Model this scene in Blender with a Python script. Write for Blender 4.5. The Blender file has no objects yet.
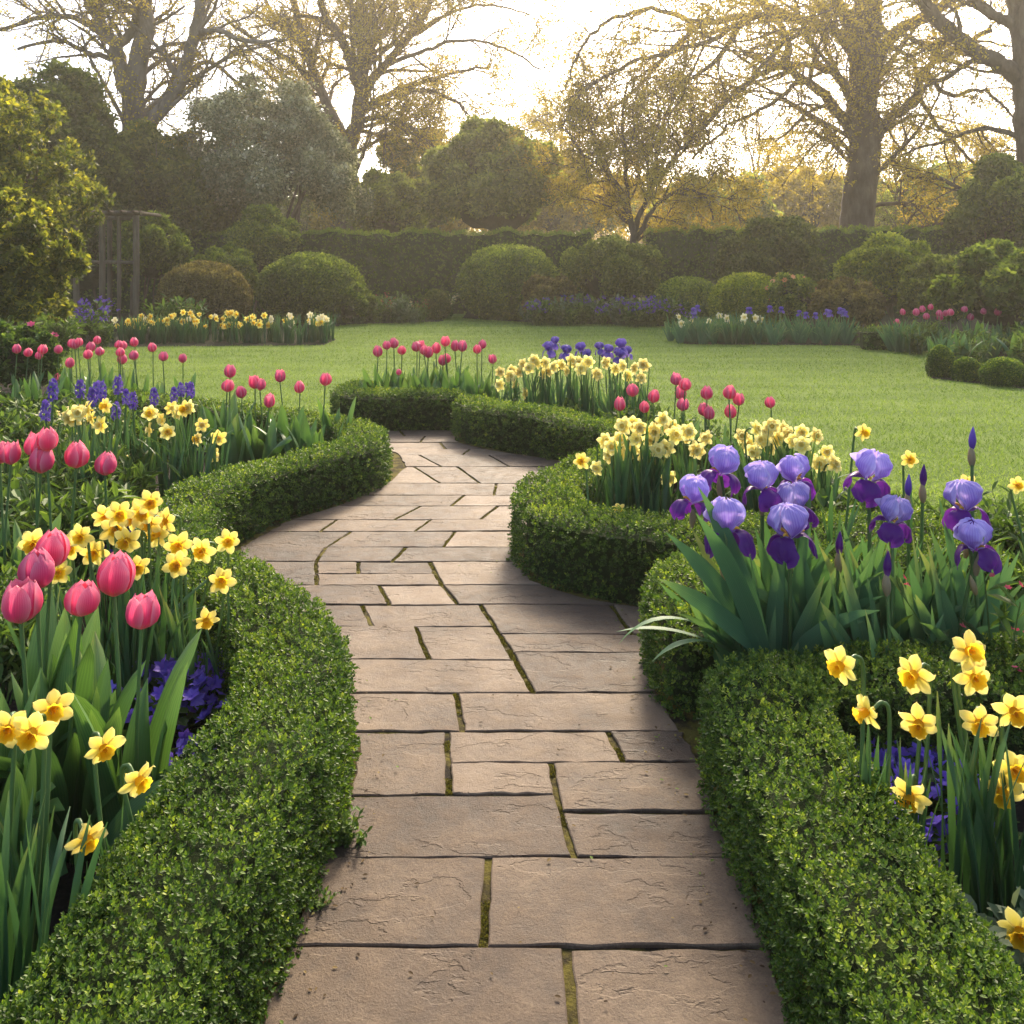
import bpy, math, random
import numpy as np
from mathutils import Vector, Matrix, Quaternion
from mathutils.geometry import tessellate_polygon

# ------------------------------------------------------------------ camera, sky, sun, exposure
SC = bpy.context.scene
COL = SC.collection
RS = np.random.RandomState(7)
random.seed(7)
CAM_H, FPX, HORY = 1.6, 900.0, 265.0

cam_d = bpy.data.cameras.new("camera")
cam = bpy.data.objects.new("camera", cam_d)
COL.objects.link(cam)
cam.location = (0, 0, CAM_H)
cam.rotation_euler = (math.radians(90), 0, 0)
cam_d.sensor_width = 36.0
cam_d.lens = FPX / 1024.0 * 36.0
cam_d.shift_y = -(512 - HORY) / 1024.0
cam_d.clip_start = 0.05
cam_d.clip_end = 2000
SC.camera = cam

SUN_EL, SUN_AZ = math.radians(34.0), math.radians(10.0)
world = bpy.data.worlds.new("World")
SC.world = world
world.use_nodes = True
wn = world.node_tree
bg = wn.nodes["Background"]
sky = wn.nodes.new("ShaderNodeTexSky")
sky.sky_type = 'NISHITA'
sky.sun_disc = False
sky.sun_elevation = SUN_EL
sky.sun_rotation = SUN_AZ
sky.air_density = 0.7
sky.dust_density = 3.0
sky.ozone_density = 0.5
wn.links.new(sky.outputs[0], bg.inputs[0])
bg.inputs[1].default_value = 0.15

sun_d = bpy.data.lights.new("sun", 'SUN')
sun = bpy.data.objects.new("sun", sun_d)
COL.objects.link(sun)
sun_d.energy = 2.8
sun_d.angle = math.radians(12.0)
sun_d.color = (1.0, 0.84, 0.62)
sdir = Vector((math.sin(SUN_AZ) * math.cos(SUN_EL), math.cos(SUN_AZ) * math.cos(SUN_EL), math.sin(SUN_EL)))
sun.rotation_euler = sdir.to_track_quat('Z', 'Y').to_euler()

SC.view_settings.view_transform = 'Standard'
SC.view_settings.look = 'None'
SC.view_settings.gamma = 1.0
SC.view_settings.exposure = 1.6
SC.render.engine = 'CYCLES'
SC.cycles.max_bounces = 6
SC.cycles.diffuse_bounces = 3
SC.cycles.glossy_bounces = 2
SC.cycles.transmission_bounces = 4
SC.cycles.volume_bounces = 1
SC.cycles.transparent_max_bounces = 8
SC.cycles.use_denoising = True

HAZE = 0.0014

# ------------------------------------------------------------------ helpers
def W(x, y, d):
    """A point seen at (x, y) of the photograph, d metres away."""
    return np.array([(x - 512.0) * d / FPX, d, CAM_H - (y - HORY) * d / FPX])

def nrm(v):
    v = np.asarray(v, float)
    return v / np.maximum(np.linalg.norm(v, axis=-1, keepdims=True), 1e-9)

def rnd(a, b):
    return random.uniform(a, b)

class Geo:
    """Collects vertices and faces and links them as ONE mesh object."""
    def __init__(s):
        s.V, s.F, s.M, s.T, s.E, s.n = [], [], [], [], [], 0
    def add(s, V, F, mat=0, tone=0.5, edge=0.5):
        V = np.asarray(V, float).reshape(-1, 3)
        F = np.asarray(F, int)
        s.V.append(V)
        s.F.append(F + s.n)
        s.M.append(np.full(len(F), mat) if np.isscalar(mat) else np.asarray(mat))
        s.T.append(np.full(len(V), tone) if np.isscalar(tone) else np.asarray(tone, float).ravel())
        s.E.append(np.full(len(V), edge) if np.isscalar(edge) else np.asarray(edge, float).ravel())
        s.n += len(V)
    def mesh(s, name, mats, smooth=True):
        me = bpy.data.meshes.new(name)
        V = np.concatenate(s.V)
        tot = np.concatenate([np.full(len(f), f.shape[1]) for f in s.F]).astype(np.int32)
        loops = np.concatenate([f.ravel() for f in s.F]).astype(np.int32)
        start = np.concatenate([[0], np.cumsum(tot)[:-1]]).astype(np.int32)
        me.vertices.add(len(V))
        me.vertices.foreach_set("co", V.astype(np.float32).ravel())
        me.loops.add(len(loops))
        me.loops.foreach_set("vertex_index", loops)
        me.polygons.add(len(tot))
        me.polygons.foreach_set("loop_start", start)
        me.polygons.foreach_set("loop_total", tot)
        me.polygons.foreach_set("material_index", np.concatenate(s.M).astype(np.int32))
        me.polygons.foreach_set("use_smooth", np.full(len(tot), bool(smooth)))
        a = me.attributes.new("tone", 'FLOAT', 'POINT')
        a.data.foreach_set("value", np.concatenate(s.T).astype(np.float32))
        a = me.attributes.new("edge", 'FLOAT', 'POINT')
        a.data.foreach_set("value", np.concatenate(s.E).astype(np.float32))
        for m in (mats if isinstance(mats, (list, tuple)) else [mats]):
            me.materials.append(m)
        me.update(calc_edges=True)
        return me
    def build(s, name, mats, parent=None, smooth=True):
        return link(name, s.mesh(name, mats, smooth), parent)

def link(name, data, parent=None):
    o = bpy.data.objects.new(name, data)
    COL.objects.link(o)
    if parent is not None:
        o.parent = parent
    return o

def tag(o, label=None, cat=None, group=None, kind=None):
    for k, v in (("label", label), ("category", cat), ("group", group), ("kind", kind)):
        if v:
            o[k] = v
    return o

def thing(name, label, cat, loc=(0, 0, 0), group=None):
    o = link(name, None)
    o.location = loc
    o.empty_display_size = 0.1
    return tag(o, label, cat, group)

def frames(axis, up=None, spin=None):
    """n rotation matrices whose Y column is the axis and whose Z column is as near to 'up' as can be, spun about the axis."""
    a = nrm(axis)
    n = len(a)
    u = nrm(RS.normal(size=(n, 3))) if up is None else np.broadcast_to(np.asarray(up, float), (n, 3))
    x = np.cross(a, u)
    bad = np.linalg.norm(x, axis=1) < 1e-4
    x[bad] = np.cross(a[bad], [1.0, 0.3, 0.1])
    x = nrm(x)
    z = np.cross(x, a)
    if spin is not None:
        c, s_ = np.cos(spin)[:, None], np.sin(spin)[:, None]
        x, z = x * c + z * s_, z * c - x * s_
    return np.stack([x, a, z], axis=2)

def scatter(g, tv, tf, P, R, S, mat=0, tone=0.5):
    n, k = len(P), len(tv)
    if n == 0:
        return
    S = np.broadcast_to(np.asarray(S, float), (n,))
    V = np.einsum('nij,kj->nki', R, tv) * S[:, None, None] + P[:, None, :]
    F = (np.arange(n) * k)[:, None, None] + tf[None]
    T = np.repeat(np.broadcast_to(np.asarray(tone, float), (n,)), k)
    g.add(V.reshape(-1, 3), F.reshape(-1, tf.shape[1]), mat, T)

# leaf shapes: base at the origin, pointing along +Y
LEAF4 = (np.array([[0, 0, 0], [.3, .5, .05], [0, 1, -.06], [-.3, .5, .05]]), np.array([[0, 1, 2, 3]]))
LEAF6 = (np.array([[0, 0, 0], [.24, .3, .05], [.26, .68, .04], [0, 1, -.05], [-.26, .68, .04], [-.24, .3, .05]]),
         np.array([[0, 1, 2, 3], [0, 3, 4, 5]]))
LONG6 = (np.array([[0, 0, 0], [.12, .35, .03], [.1, .7, .0], [0, 1, -.12], [-.1, .7, .0], [-.12, .35, .03]]),
         np.array([[0, 1, 2, 3], [0, 3, 4, 5]]))

def multi(leaf, items):
    """Several leaves joined into one sprig: items = (base, axis, size, spin)."""
    vs, fs, n = [], [], 0
    for b, a, s_, sp in items:
        R = frames(np.array([a]), np.array([0, 1.0, 0.001]), np.array([sp]))[0]
        vs.append(leaf[0] @ R.T * s_ + np.array(b))
        fs.append(leaf[1] + n)
        n += len(leaf[0])
    return np.concatenate(vs), np.concatenate(fs)

def sprig(leaf, pairs=3, splay=0.95):
    it = []
    for k in range(pairs):
        for q in (0, 1):
            an = k * math.pi / 2 + q * math.pi + 0.3 * k
            sp = splay * (1 - 0.22 * k)
            it.append(((0, 0.12 + 0.45 * k, 0), (math.sin(sp) * math.cos(an), math.cos(sp), math.sin(sp) * math.sin(an)), 1.0 - 0.12 * k, 0.0))
    return multi(leaf, it)

SPRIG_N, SPRIG_F = sprig(LEAF6), sprig(LEAF4)
WHORL = multi(LEAF6, [((0, 0, 0), (math.sin(1.1) * math.cos(k * 1.05), math.cos(1.1), math.sin(1.1) * math.sin(k * 1.05)), 1, 0) for k in range(6)])
CLUST = multi(LEAF4, [((0.25 * math.cos(k * 2.4), 0.18 * k, 0.25 * math.sin(k * 2.4)), (math.cos(k * 2.4), 0.5 - .1 * k, math.sin(k * 2.4)), 1, 0.5 * k) for k in range(4)])

def tube(g, pts, rad, sides=6, mat=0, tone=0.5, cap=True):
    P = np.asarray(pts, float)
    n = len(P)
    r = np.broadcast_to(np.asarray(rad, float), (n,))
    T = nrm(np.gradient(P, axis=0))
    u = np.cross(T[0], [0.31, 0.17, 0.93] if abs(T[0][2]) < .9 else [0.9, 0.3, 0.1])
    U = np.zeros((n, 3))
    for i in range(n):
        u = u - T[i] * np.dot(u, T[i])
        u = u / max(np.linalg.norm(u), 1e-9)
        U[i] = u
    Vv = np.cross(T, U)
    an = np.arange(sides) * 2 * math.pi / sides
    ring = P[:, None, :] + r[:, None, None] * (np.cos(an)[None, :, None] * U[:, None, :] + np.sin(an)[None, :, None] * Vv[:, None, :])
    i, j = np.meshgrid(np.arange(n - 1), np.arange(sides), indexing='ij')
    a = i * sides + j
    b = i * sides + (j + 1) % sides
    F = np.stack([a, b, b + sides, a + sides], -1).reshape(-1, 4)
    g.add(ring.reshape(-1, 3), F, mat, tone)
    if cap:
        g.add(ring[-1], np.arange(sides)[None, :], mat, tone if np.isscalar(tone) else .9)

def curve(pts, n):
    """Catmull-Rom through pts, n samples."""
    P = np.asarray(pts, float)
    P = np.vstack([2 * P[0] - P[1], P, 2 * P[-1] - P[-2]])
    m = len(P) - 3
    t = np.linspace(0, m - 1e-6, n)
    i = t.astype(int)
    f = (t - i)[:, None]
    p0, p1, p2, p3 = P[i], P[i + 1], P[i + 2], P[i + 3]
    return 0.5 * (2 * p1 + (p2 - p0) * f + (2 * p0 - 5 * p1 + 4 * p2 - p3) * f ** 2 + (3 * p1 - p0 - 3 * p2 + p3) * f ** 3)

def strap(g, pts, wid, up, fold=0.25, mat=0, twist=0.0, nw=2):
    """A long leaf: a folded strip along pts with half-widths wid."""
    P = np.asarray(pts, float)
    n = len(P)
    w = np.asarray(wid, float)
    T = nrm(np.gradient(P, axis=0))
    side = nrm(np.cross(T, np.broadcast_to(np.asarray(up, float), (n, 3))))
    nor = np.cross(side, T)
    if twist:
        an = np.linspace(0, twist, n)[:, None]
        side, nor = side * np.cos(an) + nor * np.sin(an), nor * np.cos(an) - side * np.sin(an)
    cols = []
    us = np.linspace(-1, 1, 2 * nw + 1)
    for u in us:
        cols.append(P + side * (u * w)[:, None] + nor * (fold * (abs(u) ** 1.3) * w)[:, None])
    k = len(us)
    V = np.stack(cols, 1).reshape(-1, 3)
    i, j = np.meshgrid(np.arange(n - 1), np.arange(k - 1), indexing='ij')
    a = i * k + j
    F = np.stack([a, a + 1, a + k + 1, a + k], -1).reshape(-1, 4)
    g.add(V, F, mat, np.repeat(np.linspace(0, 1, n), k), np.tile(np.abs(us), n))

def arch(base, yaw, length, lean0, lean1, n=7):
    """Points of an arching leaf: leaves the vertical by lean0 at the base and lean1 at the tip (radians)."""
    an = np.linspace(0, 1, n) ** 1.4 * (lean1 - lean0) + lean0
    st = length / (n - 1)
    h = np.concatenate([[0], np.cumsum(np.sin(an[:-1]) * st)])
    z = np.concatenate([[0], np.cumsum(np.cos(an[:-1]) * st)])
    return np.stack([base[0] + h * math.cos(yaw), base[1] + h * math.sin(yaw), base[2] + z], 1)

def vnoise(P, seed=0, f=1.0):
    """Cheap smooth noise in [-1, 1]."""
    r = np.random.RandomState(seed)
    o = np.zeros(len(P))
    for k in range(5):
        d = nrm(r.normal(size=3)) * f * (1 + 0.5 * k)
        o += np.sin(P @ d * 2.2 + r.uniform(0, 6.3)) / (1 + 0.3 * k)
    return o / 3.0

# ------------------------------------------------------------------ materials
MATS = {}
def new_mat(name):
    m = bpy.data.materials.new(name)
    m.use_nodes = True
    nt = m.node_tree
    nt.nodes.clear()
    out = nt.nodes.new("ShaderNodeOutputMaterial")
    MATS[name] = m
    return m, nt, out

def ramp(nt, stops, fac=None):
    r = nt.nodes.new("ShaderNodeValToRGB")
    e = r.color_ramp.elements
    while len(e) < len(stops):
        e.new(0.5)
    for el, (p, c) in zip(e, stops):
        el.position = p
        el.color = (*c, 1)
    if fac is not None:
        nt.links.new(fac, r.inputs[0])
    return r

def math_node(nt, op, a, b=None):
    n = nt.nodes.new("ShaderNodeMath")
    n.operation = op
    for i, v in enumerate((a, b)):
        if v is None:
            continue
        if isinstance(v, (int, float)):
            n.inputs[i].default_value = v
        else:
            nt.links.new(v, n.inputs[i])
    return n.outputs[0]

def attr(nt, name):
    a = nt.nodes.new("ShaderNodeAttribute")
    a.attribute_name = name
    return a.outputs["Fac"]

def leaf_surface(nt, out, color, trans, rough, spec, tcol=None):
    p = nt.nodes.new("ShaderNodeBsdfPrincipled")
    p.inputs["Roughness"].default_value = rough
    p.inputs["Specular IOR Level"].default_value = spec
    nt.links.new(color, p.inputs["Base Color"])
    t = nt.nodes.new("ShaderNodeBsdfTranslucent")
    if tcol:
        mx = nt.nodes.new("ShaderNodeMixRGB")
        mx.blend_type = 'MULTIPLY'
        mx.inputs[0].default_value = 1
        nt.links.new(color, mx.inputs[1])
        mx.inputs[2].default_value = (*tcol, 1)
        nt.links.new(mx.outputs[0], t.inputs[0])
    else:
        nt.links.new(color, t.inputs[0])
    mix = nt.nodes.new("ShaderNodeMixShader")
    mix.inputs[0].default_value = trans
    nt.links.new(p.outputs[0], mix.inputs[1])
    nt.links.new(t.outputs[0], mix.inputs[2])
    nt.links.new(mix.outputs[0], out.inputs[0])

def leaf_mat(name, stops, trans=0.35, rough=0.45, spec=0.35, isl=0.5, obj=0.2, tcol=(1.5, 1.5, .7), tone=1.0, ribs=0.0):
    """Leaves: the colour runs over the ramp by the sprig's tone, each leaf's own chance and each plant's chance."""
    m, nt, out = new_mat(name)
    gi = nt.nodes.new("ShaderNodeNewGeometry")
    oi = nt.nodes.new("ShaderNodeObjectInfo")
    f = math_node(nt, 'MULTIPLY', attr(nt, "tone"), tone)
    f = math_node(nt, 'ADD', f, math_node(nt, 'MULTIPLY', math_node(nt, 'SINE', math_node(nt, 'MULTIPLY', attr(nt, "edge"), 38.0)), ribs))
    f = math_node(nt, 'ADD', f, math_node(nt, 'MULTIPLY', math_node(nt, 'SUBTRACT', gi.outputs["Random Per Island"], .5), isl))
    f = math_node(nt, 'ADD', f, math_node(nt, 'MULTIPLY', math_node(nt, 'SUBTRACT', oi.outputs["Random"], .5), obj))
    r = ramp(nt, stops, f)
    leaf_surface(nt, out, r.outputs[0], trans, rough, spec, tcol)
    return m

def petal_mat(name, along, edge_col, edge_amt, trans=0.35, rough=0.5, streak=0.0):
    """Petals: colour along the petal, a different colour towards the rim, faint streaks."""
    m, nt, out = new_mat(name)
    oi = nt.nodes.new("ShaderNodeObjectInfo")
    vein = math_node(nt, 'SINE', math_node(nt, 'MULTIPLY', attr(nt, "edge"), 46.0))
    r = ramp(nt, along, math_node(nt, 'ADD', attr(nt, "tone"), math_node(nt, 'MULTIPLY', vein, .07 + streak)))
    mx = nt.nodes.new("ShaderNodeMixRGB")
    e = math_node(nt, 'POWER', attr(nt, "edge"), 2.5)
    nt.links.new(math_node(nt, 'MULTIPLY', e, edge_amt), mx.inputs[0])
    nt.links.new(r.outputs[0], mx.inputs[1])
    mx.inputs[2].default_value = (*edge_col, 1)
    hs = nt.nodes.new("ShaderNodeHueSaturation")
    nt.links.new(mx.outputs[0], hs.inputs["Color"])
    nt.links.new(math_node(nt, 'ADD', math_node(nt, 'MULTIPLY', oi.outputs["Random"], .012), .492), hs.inputs["Hue"])
    nt.links.new(math_node(nt, 'ADD', math_node(nt, 'MULTIPLY', oi.outputs["Random"], .3), .82), hs.inputs["Value"])
    leaf_surface(nt, out, hs.outputs[0], trans, rough, 0.25)
    return m

def bump_to(nt, p, height, strength, dist):
    b = nt.nodes.new("ShaderNodeBump")
    b.inputs["Strength"].default_value = strength
    b.inputs["Distance"].default_value = dist
    nt.links.new(height, b.inputs["Height"])
    nt.links.new(b.outputs[0], p.inputs["Normal"])
    return b

def noise(nt, scale, detail=6, rough=.6, vec=None):
    n = nt.nodes.new("ShaderNodeTexNoise")
    n.inputs["Scale"].default_value = scale
    n.inputs["Detail"].default_value = detail
    n.inputs["Roughness"].default_value = rough
    if vec is not None:
        nt.links.new(vec, n.inputs["Vector"])
    return n

def coords(nt, scale=(1, 1, 1)):
    g = nt.nodes.new("ShaderNodeNewGeometry")
    mp = nt.nodes.new("ShaderNodeMapping")
    mp.inputs["Scale"].default_value = scale
    nt.links.new(g.outputs["Position"], mp.inputs["Vector"])
    return mp.outputs[0]

def rough_mat(name, stops, nscale, rough=.9, bscale=30, bstr=.6, bdist=.02, vscale=(1, 1, 1), spec=.2):
    m, nt, out = new_mat(name)
    p = nt.nodes.new("ShaderNodeBsdfPrincipled")
    p.inputs["Roughness"].default_value = rough
    p.inputs["Specular IOR Level"].default_value = spec
    c = coords(nt, vscale)
    n1 = noise(nt, nscale, 8, .65, c)
    r = ramp(nt, stops, n1.outputs[0])
    nt.links.new(r.outputs[0], p.inputs["Base Color"])
    n2 = noise(nt, bscale, 8, .7, c)
    bump_to(nt, p, n2.outputs[0], bstr, bdist)
    nt.links.new(p.outputs[0], out.inputs[0])
    return m

# foliage
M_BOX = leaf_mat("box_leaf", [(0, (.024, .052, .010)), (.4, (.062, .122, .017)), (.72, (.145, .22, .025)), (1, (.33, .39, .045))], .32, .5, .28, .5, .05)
M_BOXCORE = rough_mat("box_core", [(.3, (.018, .03, .008)), (.7, (.035, .06, .012))], 14, .9, 40, 1, .03)
M_YEW = leaf_mat("tall_hedge_leaf", [(0, (.055, .105, .014)), (.5, (.125, .19, .025)), (1, (.27, .34, .045))], .55, .6, .25, .35, .05)
M_DKGREEN = leaf_mat("dark_leaf", [(0, (.036, .056, .015)), (.6, (.092, .12, .03)), (1, (.21, .23, .055))], .55, .6, .3, .6, .3)
M_MIDGREEN = leaf_mat("mid_leaf", [(0, (.045, .075, .015)), (.5, (.13, .18, .035)), (1, (.33, .38, .07))], .55, .5, .3, .6, .2)
M_LIME = leaf_mat("lime_leaf", [(0, (.07, .10, .012)), (.5, (.20, .25, .028)), (1, (.46, .46, .06))], .55, .5, .3, .6, .1)
M_GOLD = leaf_mat("gold_leaf", [(0, (.045, .065, .013)), (.5, (.12, .135, .024)), (.85, (.26, .25, .03)), (1, (.44, .38, .04))], .55, .5, .3, .7, .1)
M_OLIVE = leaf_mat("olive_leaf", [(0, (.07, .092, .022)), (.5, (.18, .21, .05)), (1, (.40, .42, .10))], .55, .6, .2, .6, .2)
M_BROWN = leaf_mat("bronze_leaf", [(0, (.05, .044, .02)), (.5, (.125, .10, .042)), (1, (.24, .20, .075))], .55, .6, .2, .6, .2)
M_GREY = leaf_mat("grey_leaf", [(0, (.10, .12, .06)), (.5, (.21, .22, .13)), (.8, (.42, .40, .28)), (1, (.7, .66, .52))], .4, .6, .2, .8, .1)
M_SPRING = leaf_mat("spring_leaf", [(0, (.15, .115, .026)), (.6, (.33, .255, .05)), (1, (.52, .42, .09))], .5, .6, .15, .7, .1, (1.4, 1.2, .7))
M_SPRINGY = leaf_mat("spring_yellow_leaf", [(0, (.19, .165, .026)), (.6, (.38, .32, .045)), (1, (.56, .47, .08))], .5, .6, .15, .7, .1, (1.4, 1.2, .7))
M_HERB = leaf_mat("herb_leaf", [(0, (.03, .06, .015)), (.6, (.085, .145, .03)), (1, (.19, .27, .06))], .35, .55, .22, .6, .3)
M_TULEAF = leaf_mat("tulip_leaf", [(0, (.04, .095, .030)), (.55, (.075, .16, .045)), (.9, (.15, .25, .07)), (1, (.26, .27, .09))], .25, .45, .38, .35, .3, tone=.8, ribs=.10)
M_IRLEAF = leaf_mat("iris_leaf", [(0, (.036, .095, .042)), (.6, (.07, .16, .07)), (.9, (.15, .25, .09)), (1, (.26, .26, .09))], .25, .55, .22, .35, .25, tone=.8, ribs=.12)
M_DALEAF = leaf_mat("daffodil_leaf", [(0, (.022, .065, .026)), (.6, (.045, .11, .042)), (.9, (.10, .18, .06)), (1, (.24, .22, .08))], .22, .45, .35, .35, .25, tone=.8, ribs=.08)
M_STEM = leaf_mat("flower_stem", [(0, (.05, .11, .03)), (1, (.12, .2, .06))], .2, .45, .4, .2, .3)
M_SPATHE = leaf_mat("papery_bract", [(0, (.25, .2, .12)), (1, (.42, .33, .22))], .35, .7, .1, .4, .3)
M_MOSS = leaf_mat("moss", [(0, (.05, .042, .012)), (.5, (.11, .095, .018)), (1, (.20, .19, .03))], .2, .8, .1, .7, 0)
M_LITTER = leaf_mat("dry_leaf", [(0, (.035, .02, .010)), (.5, (.10, .065, .03)), (.8, (.2, .14, .06)), (1, (.10, .15, .03))], .2, .7, .1, .8, 0)
M_GRASS = leaf_mat("grass_blade", [(0, (.075, .13, .02)), (.5, (.145, .225, .042)), (1, (.26, .34, .08))], .4, .6, .2, .8, 0)
# petals
M_PINK = petal_mat("pink_petal", [(0, (.55, .28, .22)), (.18, (.68, .05, .15)), (.55, (.78, .065, .18)), (1, (.86, .22, .31))], (.92, .46, .52), .55, .42, streak=.05)
M_RED = petal_mat("rose_petal", [(0, (.45, .10, .10)), (.3, (.62, .04, .09)), (1, (.75, .12, .17))], (.85, .3, .34), .6, .35)
M_PALEY = petal_mat("pale_yellow_petal", [(0, (.75, .52, .03)), (.35, (.86, .68, .09)), (1, (.9, .78, .22))], (.92, .82, .35), .5, .4)
M_LEMON = petal_mat("lemon_petal", [(0, (.84, .62, .08)), (.35, (.89, .75, .17)), (1, (.93, .84, .34))], (.94, .87, .48), .5, .45)
M_AZALEA = petal_mat("azalea_petal", [(0, (.75, .25, .06)), (.5, (.85, .36, .13)), (1, (.9, .5, .25))], (.92, .55, .3), .4, .35)
M_ORANGE = petal_mat("trumpet_petal", [(0, (.80, .46, .012)), (.6, (.90, .52, .012)), (1, (.92, .62, .03))], (.95, .68, .06), .5, .72)
M_CREAM = petal_mat("cream_petal", [(0, (.75, .62, .2)), (.4, (.84, .76, .42)), (1, (.87, .82, .56))], (.9, .86, .62), .5, .4)
M_STAND = petal_mat("lilac_petal", [(0, (.22, .08, .42)), (.35, (.29, .17, .60)), (1, (.52, .41, .78))], (.66, .58, .86), .6, .42, streak=.06)
M_FALL = petal_mat("purple_petal", [(0, (.30, .12, .34)), (.25, (.12, .012, .19)), (1, (.10, .012, .21))], (.17, .035, .29), .5, .4, .42)
M_VIOLET = petal_mat("violet_petal", [(0, (.09, .035, .27)), (.5, (.13, .06, .38)), (1, (.24, .15, .52))], (.3, .2, .58), .4, .35)
M_VIOLA = petal_mat("viola_petal", [(0, (.13, .06, .46)), (.5, (.19, .11, .6)), (1, (.30, .2, .72))], (.4, .3, .8), .4, .35)
M_SAGE = leaf_mat("sage_leaf", [(0, (.05, .08, .04)), (.6, (.10, .14, .075)), (1, (.2, .24, .14))], .3, .6, .15, .6, .2)
M_BEARD = petal_mat("iris_beard", [(0, (.8, .45, .03)), (1, (.85, .6, .1))], (.9, .7, .2), .3, .3)
# wood
M_BARK = rough_mat("tree_bark", [(.3, (.05, .036, .026)), (.5, (.11, .082, .06)), (.7, (.18, .14, .10))], 3, .9, 9, 1, .08, (1, 1, .35))
M_BARKPALE = rough_mat("pale_bark", [(.3, (.10, .08, .06)), (.5, (.18, .145, .11)), (.7, (.26, .21, .16))], 2.5, .9, 9, .9, .06, (1, 1, .4))
M_WOOD = rough_mat("weathered_wood", [(.3, (.075, .055, .033)), (.7, (.17, .13, .085))], 14, .85, 40, .6, .01, (1, 1, .15))
M_SOIL = rough_mat("soil", [(.3, (.010, .007, .005)), (.55, (.028, .019, .013)), (.75, (.055, .038, .026))], 22, .95, 55, 1, .05)
M_LEAFLITTER = rough_mat("bed_litter", [(.3, (.016, .02, .008)), (.55, (.035, .035, .016)), (.75, (.06, .06, .025))], 5, .95, 20, 1, .06)

def lawn_mat():
    m, nt, out = new_mat("lawn_turf")
    p = nt.nodes.new("ShaderNodeBsdfPrincipled")
    p.inputs["Roughness"].default_value = .9
    p.inputs["Specular IOR Level"].default_value = .1
    c = coords(nt, (1, 1, 1))
    cs = coords(nt, (.35, 1.6, 1))
    n1 = noise(nt, .6, 4, .6, c)
    n2 = noise(nt, 1.3, 7, .75, cs)
    n3 = noise(nt, 90, 3, .8, c)
    f = math_node(nt, 'ADD', math_node(nt, 'MULTIPLY', n1.outputs[0], .3), math_node(nt, 'MULTIPLY', n2.outputs[0], .45))
    f = math_node(nt, 'ADD', f, math_node(nt, 'MULTIPLY', n3.outputs[0], .3))
    wv = nt.nodes.new('ShaderNodeTexWave')
    wv.inputs['Scale'].default_value = .32
    wv.inputs['Distortion'].default_value = 1.2
    wv.inputs['Detail'].default_value = 2
    nt.links.new(coords(nt, (.25, 1, 1)), wv.inputs['Vector'])
    wv.bands_direction = 'Y'
    f = math_node(nt, 'ADD', f, math_node(nt, 'MULTIPLY', math_node(nt, 'SUBTRACT', wv.outputs['Fac'], .5), .07))
    r = ramp(nt, [(.35, (.08, .13, .022)), (.52, (.135, .205, .038)), (.7, (.21, .28, .06))], f)
    nt.links.new(r.outputs[0], p.inputs["Base Color"])
    bump_to(nt, p, n3.outputs[0], .8, .03)
    nt.links.new(p.outputs[0], out.inputs[0])
    return m
M_LAWN = lawn_mat()

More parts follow.
